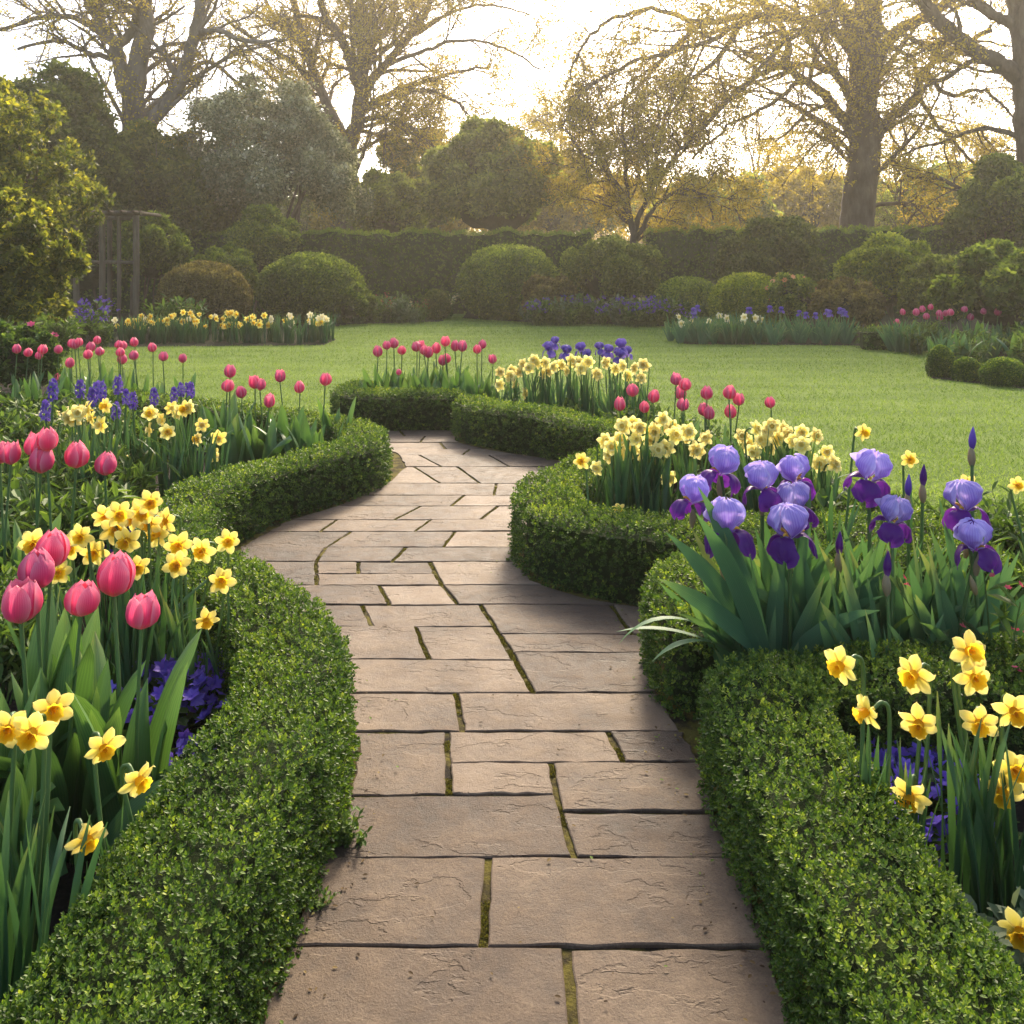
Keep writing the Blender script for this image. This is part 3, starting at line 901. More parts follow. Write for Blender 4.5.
tree("bare_tree", "tall forked pale tree with nearly bare limbs at the upper left", 33, [
    ([(140, 262), (139, 200), (137, 150), (134, 112), (136, 72), (145, 30), (144, -10), (150, -70)], 17, 6),
    ([(134, 112), (122, 75), (114, 43), (98, 18), (84, -10), (70, -60, 1)], 9, 4),
    ([(116, 45, 0), (127, 38), (137, 15), (146, -30, -1)], 6, 3),
    ([(142, 150), (150, 124), (172, 96), (183, 76), (193, 38), (202, 0), (206, -60, 1)], 8, 5),
    ([(193, 38), (216, 30, -1), (250, 42, -2), (285, 40, -2)], 4, 1.5),
    ([(112, 58), (89, 53, -1), (62, 42, -2), (20, 48, -2)], 3.5, 1.5),
    ([(112, 42), (80, 20, 1), (45, 16, 1), (5, 28, 2), (-40, 30, 2)], 4, 1.5),
    ([(184, 74), (210, 62, 1), (240, 85, 2), (262, 95, 2)], 3, 1.2),
], M_SPRINGY, .07, 8, M_BARKPALE, levels=3, spread=.25, dens=[1.3, 1.7, 2.0], minl=[2.0, .9, .5], maxl=[5, 2.6, 1.3])

tree("gold_tree", "wide spreading tree with yellow-green young leaves left of the bright sky gap", 42, [
    ([(350, 262), (349, 200), (350, 147), (358, 120), (362, 79), (363, 54), (359, 25), (362, -20), (365, -70)], 10, 4),
    ([(360, 90), (352, 65), (343, 42), (326, 17), (318, -15), (310, -60)], 6, 3),
    ([(360, 110), (369, 85), (386, 65), (409, 37), (425, 15), (440, -30)], 6, 2.5),
    ([(358, 122), (366, 108), (386, 96), (414, 85), (448, 74), (491, 66)], 4.5, 1.2),
    ([(386, 65), (420, 52, -1), (460, 40, -2), (505, 48, -2), (540, 70, -3)], 2.6, .8),
    ([(409, 37), (445, 15, 1), (490, 5, 1), (530, 15, 1)], 2.6, .8),
    ([(388, 95), (420, 89, -1), (454, 100, -2), (468, 115, -2)], 3, 1),
    ([(360, 122), (378, 117, -1), (400, 122, -1), (425, 139, -2), (454, 170, -2)], 3.5, 1),
    ([(349, 150), (340, 130), (321, 91, 1), (307, 51, 1), (295, 8, 1), (285, -40, 1)], 7, 3),
    ([(321, 91, 1), (290, 60, 0), (255, 40, -1), (225, 20, -2)], 4, 1.2),
    ([(335, 125), (300, 110, 2), (270, 75, 2), (245, 60, 3)], 3.5, 1.2),
    ([(307, 51, 1), (280, 25, 2), (262, -5, 3)], 4, 2),
    ([(363, 54), (390, 25, 2), (400, -20, 3)], 4, 2),
], M_SPRINGY, .08, 14, M_BARK, levels=3, dens=[1.2, 1.6, 2.0], minl=[2.2, 1, .5], maxl=[6, 3, 1.5], spread=.3)

tree("plane_tree", "massive thick-trunked tree with curving limbs rising behind the right hedge", 36, [
    ([(858, 262), (857, 232), (860, 190), (865, 150), (862, 100), (866, 50), (868, 0), (868, -70)], 18, 13),
    ([(856, 138), (845, 122), (823, 94), (801, 78), (782, 66), (757, 75, -1), (738, 92, -1), (705, 118, -2)], 7, 1.8),
    ([(785, 68), (787, 42), (768, 8, 1), (750, -22, 1)], 5, 2.5),
    ([(856, 108), (847, 92), (831, 72), (804, 65, 1), (775, 64, 2), (740, 50, 3)], 5, 2),
    ([(858, 62), (849, 48), (831, 28), (795, 18), (757, 15, -1), (705, 22, -2), (650, 8, -3)], 7.5, 2),
    ([(858, 40), (848, 20), (837, 0), (822, -50)], 8, 5),
    ([(862, 150), (873, 141), (890, 119), (915, 101), (923, 72), (955, 50), (990, 30, -1)], 7, 2.5),
    ([(868, 75), (877, 58), (895, 33), (928, 16), (962, -8)], 8, 5),
    ([(920, 100), (945, 133, -1), (978, 166, -1), (1000, 175, -1)], 2.5, 1),
    ([(705, 22, -2), (670, 50, -3), (640, 85, -3), (610, 110, -3)], 2.5, 1),
    ([(795, 18, 0), (740, -5, 2), (690, -15, 2), (620, -10, 2)], 4, 1.5),
    ([(750, 15, -1), (715, 60, -2), (680, 90, -2), (660, 130, -2)], 3, 1),
    ([(831, 28), (790, 40, -2), (735, 95, -3), (690, 140, -4), (660, 175, -4)], 3, 1),
    ([(801, 78), (770, 105, -1), (730, 125, -2), (690, 160, -3)], 2.5, .9),
    ([(757, 15, -1), (700, 45, -3), (640, 60, -4), (585, 90, -5), (560, 130, -5)], 3, 1),
    ([(650, 8, -3), (610, 20, -3), (580, 50, -4), (565, 90, -4)], 2.2, .9),
    ([(900, 30), (930, 50, -2), (975, 70, -3), (1020, 75, -3)], 3, 1),
    ([(925, 72), (950, 95, -1), (985, 90, -2), (1015, 120, -2)], 3, 1),
], M_SPRINGY, .078, 12, M_BARK, levels=3, dens=[1.05, 1.5, 1.9], minl=[2.2, 1, .5], maxl=[6.5, 3.2, 1.6], spread=.35, up=-.05, bend=-.03, t0=.08)

tree("leaning_tree", "heavy dark trunk at the right frame edge with a limb reaching left", 30, [
    ([(1040, 262), (1036, 180), (1030, 100), (1026, 40), (1018, -30), (1015, -60)], 18, 12),
    ([(1028, 85), (1010, 70), (985, 56), (955, 36), (930, 10), (905, -18)], 9.5, 6.5),
    ([(1024, 30), (1000, 18), (975, 2), (950, -30)], 6, 4),
], M_SPRINGY, .075, 10, M_BARK, levels=3, up=-.08, bend=-.04, dens=[1.2, 1.9, 2.2], maxl=[5, 2.6, 1.3])

tree("crab_tree", "bushy multi-stemmed tree with arching twigs behind the hedge right of centre", 32, [
    ([(634, 262), (632, 238), (625, 205), (607, 172), (592, 135), (586, 95)], 3.8, 1),
    ([(636, 240), (655, 207, -1), (682, 190, -1), (705, 200, -1), (716, 222, -1)], 2.6, .8),
    ([(634, 235), (650, 185), (660, 135), (656, 92)], 3, .9),
    ([(628, 222), (600, 198, 1), (575, 186, 1), (556, 190, 1)], 2.4, .8),
    ([(628, 200), (625, 160), (622, 120), (628, 80)], 2.6, .8),
    ([(650, 190), (675, 160, 1), (692, 140, 1), (705, 110, 1)], 2.2, .7),
    ([(607, 172), (580, 150, -1), (565, 125, -1)], 2, .6),
], M_SPRINGY, .065, 30, M_BARK, levels=3, dens=[2.2, 2.8, 3], maxl=[2.4, 1.2, .7], minl=[.8, .4, .25], spread=.15)

tree("thin_tree", "slender small tree standing just right of the massive trunk", 46, [
    ([(890, 262), (893, 235), (897, 190), (892, 160), (895, 130)], 2.4, .7),
    ([(896, 195), (880, 180), (860, 172)], 1.4, .5), ([(896, 200), (915, 180), (940, 165)], 1.4, .5),
    ([(895, 180), (910, 155), (920, 135)], 1.2, .4), ([(895, 170), (880, 150), (868, 130)], 1.2, .4),
], M_OLIVE, .10, 20, M_BARK, levels=3, dens=[1.2, 1.8, 2.4], spread=.25, maxl=[2.6, 1.4, .9])
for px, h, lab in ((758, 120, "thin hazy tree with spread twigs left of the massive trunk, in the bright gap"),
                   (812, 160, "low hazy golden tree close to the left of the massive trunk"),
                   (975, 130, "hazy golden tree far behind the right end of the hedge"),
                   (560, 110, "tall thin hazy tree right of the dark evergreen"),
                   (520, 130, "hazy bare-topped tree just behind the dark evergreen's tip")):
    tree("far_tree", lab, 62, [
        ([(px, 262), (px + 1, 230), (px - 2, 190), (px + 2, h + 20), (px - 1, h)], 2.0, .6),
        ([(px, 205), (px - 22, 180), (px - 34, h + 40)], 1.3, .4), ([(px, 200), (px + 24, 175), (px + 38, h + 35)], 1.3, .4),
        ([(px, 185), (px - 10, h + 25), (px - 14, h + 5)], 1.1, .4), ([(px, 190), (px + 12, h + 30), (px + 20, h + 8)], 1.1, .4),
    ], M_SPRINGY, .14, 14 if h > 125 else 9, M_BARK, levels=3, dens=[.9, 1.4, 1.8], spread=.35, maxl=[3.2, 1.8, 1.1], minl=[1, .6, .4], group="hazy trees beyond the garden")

# ------------------------------------------------------------------ shrubs
def lumps_of(c, rad, n, size, seed, low=-.35, spread=False):
    r = np.random.RandomState(seed)
    D = nrm(r.normal(size=(n * 3, 3)))
    D = D[D[:, 2] > low][:n]
    k = r.uniform(*((.3, 1.08) if spread else (.5, .9)), len(D))[:, None]
    return np.asarray(c) + D * np.asarray(rad) * k, size * np.mean(rad) * r.uniform(.6, 1.15, len(D)), D

def shrub(name, label, px, pytop, pybot, wpx, d, mat, leaf=.07, n=7000, lumps=26, lsize=.42, seed=1, cat="shrub", group=None, ground=True, depth=1.0, stems=0, tmpl=None, loose=.16, flower=None, nflower=0, core=.74, upw=.35, clipped=False):
    top, bot = W(px, pytop, d), W(px, pybot, d)
    rz = (top[2] - bot[2]) / 2
    rx = wpx * d / FPX / 2
    cz = (top[2] + bot[2]) / 2
    root = np.array([top[0], d, 0.0])
    rad = np.array([rx, rx * depth, rz])
    leaf = leaf * (1.15 if clipped else COARSE)
    n = int(n * 1.15)
    core = core * (.9 if loose > .1 else 1)
    lumps = int(lumps * 1.5)
    lsize = lsize * .9
    c = np.array([0, 0, cz])
    r = np.random.RandomState(seed)
    LC, LR, LD = lumps_of(c, rad, lumps, lsize, seed, spread=loose > .45)
    g = Geo()
    if core:
        # inner mass of twigs
        th, ph = np.meshgrid(np.linspace(0, math.pi, 12), np.arange(20) * math.pi / 10, indexing='ij')
        S = np.stack([np.sin(th) * np.cos(ph), np.sin(th) * np.sin(ph), np.cos(th)], -1).reshape(-1, 3)
        V = c + S * rad * core * (1 + .12 * vnoise(S, seed, 2.2))[:, None]
        i, j = np.meshgrid(np.arange(11), np.arange(20), indexing='ij')
        a, b = i * 20 + j, i * 20 + (j + 1) % 20
        g.add(V, np.stack([a, a + 20, b + 20, b], -1).reshape(-1, 4), 1)
    w = LR ** 2
    k = r.choice(len(LC), n, p=w / w.sum())
    nor = nrm(r.normal(size=(n, 3)) * .75 + LD[k] * .8 + np.array([0, 0, upw]))
    p = LC[k] + nor * (LR[k] * r.uniform(.72, 1.06, n) + r.normal(0, loose * .3, n) * LR[k])[:, None]
    if clipped:
        D = nrm(r.normal(size=(n, 3)))
        nor = nrm(D / rad)
        q = D * rad
        # a dome: straighter sides than a ball
        q = q * (1 + .10 * np.clip(-D[:, 2] + .2, 0, .6) * (1 - np.abs(D[:, 2])))[:, None]
        p = c + q * (1 + .035 * vnoise(D, seed, 2.0) + .03 * vnoise(D, seed + 1, 6.0) + r.uniform(-.05, .03, n))[:, None]
    e = np.linalg.norm((p - c) / rad, axis=1)
    keep = (e > .5) & (e < (1.12 if loose < .1 else 1.22 + loose * .5)) & (p[:, 2] > .02)
    p, nor = p[keep], nor[keep]
    m = len(p)
    ax = nrm(nor + r.normal(0, .55, (m, 3)))
    tm = tmpl or CLUST
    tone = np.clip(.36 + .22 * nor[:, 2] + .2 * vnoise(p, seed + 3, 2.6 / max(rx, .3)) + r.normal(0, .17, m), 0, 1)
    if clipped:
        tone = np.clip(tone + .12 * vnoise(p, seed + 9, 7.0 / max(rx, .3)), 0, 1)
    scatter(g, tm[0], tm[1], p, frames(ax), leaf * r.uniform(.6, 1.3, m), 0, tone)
    if nflower:
        ii = r.choice(m, nflower)
        ok = e[keep][ii] > .85
        ii = ii[ok]
        scatter(g, WHORL[0], WHORL[1], p[ii] + nor[ii] * leaf, frames(nrm(nor[ii] + np.array([0, -.6, .2]))), leaf * .9, 2, r.uniform(.3, 1, len(ii)))
    mats = [mat, M_CORE] + ([flower] if flower else [])
    if stems or not ground:
        o = thing(name, label, cat, tuple(root), group)
        g.build("crown", mats, o, smooth=False)
        g2 = Geo()
        for s_ in range(max(stems, 1)):
            b = np.array([r.uniform(-.3, .3) * rx, r.uniform(-.25, .25) * rx, -.05])
            e_ = c + np.array([r.uniform(-.55, .55) * rx, r.uniform(-.4, .4) * rx, r.uniform(-.2, .5) * rz])
            mid = (b + e_) / 2 + r.normal(0, .08 * rx, 3)
            tube(g2, curve([b, mid, e_], 10), np.linspace(.045, .018, 10) * max(rx, .5) * .8, 6)
        g2.build("trunk", M_BARK, o)
    else:
        o = g.build(name, mats, smooth=False)
        o.location = tuple(root)
        tag(o, label, cat, group)
    return o
M_CORE = rough_mat("shrub_twigs", [(.3, (.02, .025, .010)), (.7, (.05, .05, .022))], 4, .95, 14, 1, .1)

# dark and pale trees that read as full crowns
shrub("evergreen_tree", "dark dense broad evergreen behind the hedge at the centre", 497, 122, 262, 140, 35, M_OLIVE, .125, 19000, 90, .2, 3, "tree", stems=2, core=.66, loose=.42)
shrub("evergreen_tree", "small dark evergreen filling the space under the gold tree", 392, 172, 262, 80, 38, M_OLIVE, .13, 6000, 26, .36, 35, "tree", stems=1, core=.6, loose=.3)
shrub("blossom_tree", "round pale grey-green tree with whitish new leaves behind the hedge", 272, 96, 262, 165, 33, M_GREY, .10, 17000, 90, .2, 5, "tree", stems=6, core=.3, loose=.9)
shrub("yew_tree", "dark brownish conifer mass at the upper left edge behind the yellow bush", 48, 72, 270, 140, 27, M_DKGREEN, .12, 13000, 44, .32, 6, "tree", stems=1, core=.7, loose=.35)
shrub("dark_thicket", "dark brown-green thicket below the forked bare tree", 150, 135, 275, 130, 31, M_DKGREEN, .12, 11000, 40, .34, 8, "tree", stems=2, core=.72, loose=.3)
shrub("dark_thicket", "dark thicket between the pale blossoming tree and the gold tree", 208, 175, 272, 80, 35, M_DKGREEN, .12, 6000, 26, .36, 18, "tree", stems=1, core=.7, loose=.3)
shrub("laurel_tree", "dark rounded evergreen above the hedge at the right edge", 1008, 162, 262, 95, 29, M_MIDGREEN, .12, 8000, 30, .34, 9, "tree", stems=1, core=.66)
shrub("golden_bush", "yellow-lit bush glowing above the hedge beside the gold tree's trunk", 415, 140, 262, 75, 45, M_GOLD, .14, 4500, 26, .34, 10, "tree", stems=2, core=0, loose=.5)
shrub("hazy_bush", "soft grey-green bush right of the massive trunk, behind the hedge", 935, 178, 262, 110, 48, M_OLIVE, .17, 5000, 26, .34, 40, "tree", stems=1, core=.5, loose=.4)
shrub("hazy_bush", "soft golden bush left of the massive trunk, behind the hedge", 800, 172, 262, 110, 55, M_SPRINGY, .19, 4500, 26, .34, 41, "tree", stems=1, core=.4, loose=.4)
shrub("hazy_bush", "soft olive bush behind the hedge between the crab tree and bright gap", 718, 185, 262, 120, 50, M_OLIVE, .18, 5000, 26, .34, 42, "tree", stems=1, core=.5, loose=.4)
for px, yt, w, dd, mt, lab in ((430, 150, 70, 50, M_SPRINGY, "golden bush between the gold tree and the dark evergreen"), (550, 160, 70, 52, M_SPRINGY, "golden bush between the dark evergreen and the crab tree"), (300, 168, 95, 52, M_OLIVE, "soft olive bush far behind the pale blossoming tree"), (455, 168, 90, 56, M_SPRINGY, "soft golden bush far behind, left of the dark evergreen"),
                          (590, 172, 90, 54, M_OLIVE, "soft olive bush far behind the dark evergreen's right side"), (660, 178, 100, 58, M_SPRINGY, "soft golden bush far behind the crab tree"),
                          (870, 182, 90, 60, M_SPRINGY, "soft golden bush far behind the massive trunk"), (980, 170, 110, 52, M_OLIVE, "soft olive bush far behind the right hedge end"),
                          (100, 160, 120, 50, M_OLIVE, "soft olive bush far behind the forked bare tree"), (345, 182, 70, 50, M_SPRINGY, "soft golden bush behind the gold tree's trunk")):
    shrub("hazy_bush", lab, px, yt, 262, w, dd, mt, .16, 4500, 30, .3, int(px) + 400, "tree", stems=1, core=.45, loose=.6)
# the far wood
def far_wood():
    g = Geo()
    for k in range(70):
        x = RS.uniform(-60, 75)
        y = RS.uniform(84, 110)
        h = RS.uniform(5, 9.5)
        w = RS.uniform(2.5, 5)
        n = 420
        D = nrm(RS.normal(size=(n, 3)))
        p = np.array([x, y, h * .5]) + D * np.array([w, w * .6, h * .5]) * RS.uniform(.6, 1, (n, 1))
        p = p[p[:, 2] > 0]
        scatter(g, CLUST[0], CLUST[1], p, frames(nrm(RS.normal(size=(len(p), 3)))), .45, 0, RS.uniform(.2, .8, len(p)))
    tag(g.build("woodland", M_SPRING, smooth=False), "far hazy wood behind the trees", "woodland", kind="stuff")
far_wood()

# near the hedge, across the lawn
shrub("dark_shrub", "dark bush filling the gap behind the wooden pergola", 88, 190, 312, 90, 27, M_DKGREEN, .08, 8000, 40, .3, 77, stems=3, core=.75)
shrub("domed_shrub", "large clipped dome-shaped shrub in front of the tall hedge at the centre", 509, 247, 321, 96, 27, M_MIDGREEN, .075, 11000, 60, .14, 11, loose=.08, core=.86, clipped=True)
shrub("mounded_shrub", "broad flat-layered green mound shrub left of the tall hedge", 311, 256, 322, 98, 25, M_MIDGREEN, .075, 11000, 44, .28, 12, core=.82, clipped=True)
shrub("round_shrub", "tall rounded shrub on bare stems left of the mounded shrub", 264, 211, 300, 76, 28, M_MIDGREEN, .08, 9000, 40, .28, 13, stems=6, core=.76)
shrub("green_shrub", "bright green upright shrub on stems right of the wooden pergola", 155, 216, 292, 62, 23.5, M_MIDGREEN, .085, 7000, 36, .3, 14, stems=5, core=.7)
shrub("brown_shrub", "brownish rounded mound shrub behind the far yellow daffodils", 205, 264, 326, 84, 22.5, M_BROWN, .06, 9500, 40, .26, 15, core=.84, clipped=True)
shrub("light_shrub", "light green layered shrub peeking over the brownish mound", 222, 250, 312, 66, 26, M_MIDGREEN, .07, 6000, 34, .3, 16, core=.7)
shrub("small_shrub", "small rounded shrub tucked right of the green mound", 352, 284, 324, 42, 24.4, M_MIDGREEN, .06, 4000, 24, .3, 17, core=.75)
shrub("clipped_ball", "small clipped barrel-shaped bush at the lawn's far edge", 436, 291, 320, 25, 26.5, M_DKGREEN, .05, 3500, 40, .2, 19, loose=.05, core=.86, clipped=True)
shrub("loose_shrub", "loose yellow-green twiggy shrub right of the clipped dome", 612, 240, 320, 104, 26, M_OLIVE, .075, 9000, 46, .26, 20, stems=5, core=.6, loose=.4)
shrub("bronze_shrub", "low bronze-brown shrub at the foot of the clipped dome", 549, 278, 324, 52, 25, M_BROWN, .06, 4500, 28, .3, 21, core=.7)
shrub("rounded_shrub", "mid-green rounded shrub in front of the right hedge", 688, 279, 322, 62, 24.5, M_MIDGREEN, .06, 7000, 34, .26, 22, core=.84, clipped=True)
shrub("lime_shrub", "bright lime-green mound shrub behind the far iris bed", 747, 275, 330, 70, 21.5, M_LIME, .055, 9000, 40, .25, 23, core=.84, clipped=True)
shrub("azalea", "shrub dotted with orange blossoms beside the lime-green mound", 792, 278, 330, 60, 21, M_MIDGREEN, .06, 5500, 30, .3, 24, flower=M_AZALEA, nflower=170, core=.7)
shrub("dark_shrub", "tall dark spreading shrub rising to the hedge top behind the azalea", 770, 222, 320, 100, 26, M_DKGREEN, .085, 8000, 40, .28, 25, stems=4, core=.66, loose=.35)
shrub("spreading_shrub", "large light green feathery shrub before the right hedge", 892, 238, 325, 104, 22.5, M_LIME, .07, 9000, 46, .26, 26, stems=5, core=.62, loose=.4)
shrub("copper_shrub", "reddish brown shrub between the feathery shrub and far irises", 846, 284, 335, 76, 20, M_BROWN, .06, 6500, 34, .27, 27, core=.74)
shrub("laurel_shrub", "large-leaved dark shrub with cream tips at the right edge", 1000, 252, 345, 110, 17, M_MIDGREEN, .11, 5000, 34, .28, 28, tmpl=WHORL, core=.66)
shrub("olive_shrub", "olive shrub behind the far pink tulips", 948, 258, 330, 80, 20, M_OLIVE, .07, 6500, 34, .28, 29, core=.7)
# the left edge
shrub("yellow_bush", "large bush of yellow-green leaves at the left edge beside the pergola", 0, 200, 372, 135, 12.5, M_GOLD, .058, 8000, 110, .12, 30, stems=7, core=.25, loose=.9, upw=.1)
shrub("yellow_tree", "taller yellow-leaved tree arching over the left edge", 0, 75, 300, 170, 17, M_GOLD, .07, 6000, 130, .10, 31, "tree", stems=6, core=.0, loose=1.0, upw=.1)
shrub("low_bush", "small bush dotted with pink and cream blooms at the left edge", 14, 328, 400, 80, 9.6, M_HERB, .04, 4000, 30, .28, 32, flower=M_PINK, nflower=26, core=.6)

# clipped balls by the far right bed
for px, yt, yb, w, dd, lab in ((941, 347, 379, 24, 12.9, "clipped box ball at the left end of the row beside the lawn"),
                              (967, 359, 382, 25, 12.5, "low clipped box ball in the middle of the row beside the lawn"),
                              (1004, 359, 386, 40, 12.0, "widest clipped box ball at the right end of the row")):
    shrub("box_ball", lab, px, yt, yb + 4, w, dd, M_BOX, .022, 5000, 60, .13, int(px), group="clipped box balls beside the lawn", loose=.05, core=.86, clipped=True)
box_hedge([(6.6, 17.2), (7.9, 17.0)], .5, .38, "low dark clipped hedge piece left of the far pink tulips", 2, fix=.045, group=None)

# ------------------------------------------------------------------ wooden pergola at the left
def pergola():
    d = 22.0
    root = thing("pergola", "weathered wooden pergola of posts and beams behind the left bed", "pergola", tuple(W(118, HORY + 65, d) * np.array([1, 1, 0])))
    o = np.array(root.location)
    z = lambda y: CAM_H - (y - HORY) * d / FPX
    X = lambda x: (x - 512) * d / FPX
    def stick(name, a, b, r, sides=7):
        g = Geo()
        P = curve([a, (np.array(a) * .55 + np.array(b) * .45) + RS.normal(0, .012, 3), b], 7) - o
        tube(g, P, r * (1 + RS.uniform(-.08, .08, 7)), sides)
        g.build(name, M_WOOD, root)
    for x in (78, 102, 136):
        stick("post", (X(x), d, -.1), (X(x), d, z(216)), .075)
        stick("post", (X(x) + .1, d + 1.5, -.1), (X(x) + .1, d + 1.5, z(217)), .065)
    stick("post", (X(118.5), d + .02, -.1), (X(118.5), d + .02, z(216)), .05)
    for dy in (0, 1.5):
        stick("beam", (X(58), d + dy, z(215.5)), (X(141), d + dy, z(213)), .06)
    for x in np.linspace(66, 138, 7):
        stick("rafter", (X(x), d - .3, z(212.5)), (X(x) + .05, d + 1.8, z(212.5)), .045)
    stick("rail", (X(80), d + .01, z(262)), (X(135), d + .01, z(262.5)), .045)
pergola()

# ------------------------------------------------------------------ flowers: shared meshes for heads and leaves
def patch(g, fn, nu, nv, mat=0):
    u, v = np.meshgrid(np.linspace(-1, 1, nu), np.linspace(0, 1, nv), indexing='ij')
    V = fn(u, v).reshape(-1, 3)
    i, j = np.meshgrid(np.arange(nu - 1), np.arange(nv - 1), indexing='ij')
    a = i * nv + j
    F = np.stack([a, a + nv, a + nv + 1, a + 1], -1).reshape(-1, 4)
    g.add(V, F, mat, v.ravel(), np.clip(np.maximum(np.abs(u), (v - .8) * 4), 0, 1).ravel())

def tulip_head(opn, seed, mat):
    """One unit tall, opening upwards, base at the origin."""
    r = np.random.RandomState(seed)
    g = Geo()
    for k in range(6):
        th = k * math.pi / 3 + r.normal(0, .06)
        inner = k % 2
        top = opn * r.uniform(.85, 1.15)
        hh = r.uniform(.92, 1.02) * (1.0 if inner else .96)
        def fn(u, v, th=th, inner=inner, top=top, hh=hh):
            rr = np.interp(v, [0, .06, .2, .42, .65, .85, 1], [.12, .5, .86, 1.0, .95, .70 + .2 * (top - .6), top * .72])
            w = .92 * np.interp(v, [0, .15, .45, .72, .88, .96, 1], [.55, .88, 1.0, .92, .70, .46, .06])
            rad = .43 * rr * (.90 if inner else 1.03) * (1 - .10 * u ** 2 * (1 - v)) + .018 * np.abs(u) ** 3 * (0 if inner else 1) + .012 * np.cos(u * 7) * v
            an = th + u * w
            z = hh * (v - .03 * u ** 2 * v) 
            rad = rad + .02 * np.exp(-(u / .12) ** 2) * np.sin(v * 3)
            return np.stack([rad * np.cos(an), rad * np.sin(an), z], -1)
        patch(g, fn, 9, 10)
    return g.mesh("tulip_flower", mat)

def daffodil_tepals(seed, mat, double=False):
    r = np.random.RandomState(seed)
    g = Geo()
    layers = [(6, 1.0, 0.0, 0)] + ([(6, .78, .10, .5), (5, .55, .2, .2)] if double else [])
    for cnt, sc, zz, ph in layers:
        for k in range(cnt):
            th = (k + ph) * 2 * math.pi / cnt + r.normal(0, .06)
            ln = sc * r.uniform(.92, 1.08)
            curl = r.normal(-.02, .10)
            tw = r.normal(0, .12)
            lay = zz + (.03 if k % 2 else 0)
            def fn(u, v, th=th, ln=ln, curl=curl, lay=lay, tw=tw):
                w = .33 * sc * np.interp(v, [0, .12, .4, .62, .85, .96, 1], [.35, .6, .97, 1, .66, .28, .02])
                rho = .10 + (ln - .10) * v
                z = lay + .10 * u ** 2 * (1 - v * .5) + curl * v ** 2 + tw * u * v * .5 + .025 * np.cos(u * 5) * v - .06 * np.exp(-(u / .2) ** 2) * v * (1 - v)
                x, y = rho, u * w
                return np.stack([x * math.cos(th) - y * math.sin(th), x * math.sin(th) + y * math.cos(th), z], -1)
            patch(g, fn, 7, 8)
    # the green-gold tube behind the flower
    tube(g, [(0, 0, -.42), (0, 0, -.2), (0, 0, .03)], [.10, .09, .13], 8)
    return g.mesh("daffodil_tepals", mat)

def daffodil_trumpet(seed, mat, ln=.62):
    r = np.random.RandomState(seed)
    g = Geo()
    ph = r.uniform(0, 6)
    def fn(u, v):
        an = u * math.pi
        ruf = 1 + .10 * np.cos(an * 9 + ph) * np.clip((v - .72) / .28, 0, 1) + .05 * np.cos(an * 5 + ph)
        rad = np.interp(v, [0, .25, .6, .85, 1], [.20, .25, .28, .34, .43]) * ruf
        z = ln * np.interp(v, [0, .85, 1], [0, .93, 1.0])
        return np.stack([rad * np.cos(an), rad * np.sin(an), z], -1)
    patch(g, fn, 37, 9)
    def fi(u, v):
        an = u * math.pi
        return np.stack([.21 * v * np.cos(an), .21 * v * np.sin(an), .02 + 0 * v], -1)
    patch(g, fi, 17, 3)
    for k in range(6):
        a = k * 1.047
        tube(g, [(.05 * math.cos(a), .05 * math.sin(a), 0), (.07 * math.cos(a), .07 * math.sin(a), ln * .75)], .025, 5)
    return g.mesh("daffodil_trumpet", mat)

def iris_standards(seed, mat):
    r = np.random.RandomState(seed)
    g = Geo()
    for k in range(3):
        th = k * 2 * math.pi / 3 + r.normal(0, .1)
        ph, ph2 = r.uniform(0, 6, 2)
        tall = r.uniform(.92, 1.06)
        def fn(u, v, th=th, ph=ph, ph2=ph2, tall=tall):
            w = .95 * np.interp(v, [0, .15, .4, .7, .9, 1], [.35, .7, 1.05, 1.2, 1.15, .85])
            rad = np.interp(v, [0, .15, .4, .62, .82, .94, 1], [.06, .20, .35, .37, .27, .14, .10])
            rim = np.clip(np.maximum(np.abs(u) - .55, (v - .7) * 1.5), 0, 1)
            ruf = np.sin(u * 11 + ph) * np.cos(v * 13 + ph2) + .5 * np.sin(u * 19 + ph2)
            rad = rad * (1 + .13 * u * np.clip(v * 2, 0, 1)) + .14 * rim * ruf + .025 * np.exp(-(u / .14) ** 2) * np.sin(v * 3.1) + .018 * np.sin(v * 16 + ph) * np.cos(u * 5)
            z = .02 + .66 * tall * np.interp(v, [0, .25, .5, .7, .88, 1], [0, .26, .54, .77, .95, 1.0]) + .06 * rim * np.sin(u * 11 + ph2) - .05 * rim * np.abs(u)
            an = th + u * w
            return np.stack([rad * np.cos(an), rad * np.sin(an), z], -1)
        patch(g, fn, 37, 24)
    return g.mesh("iris_standards", mat)

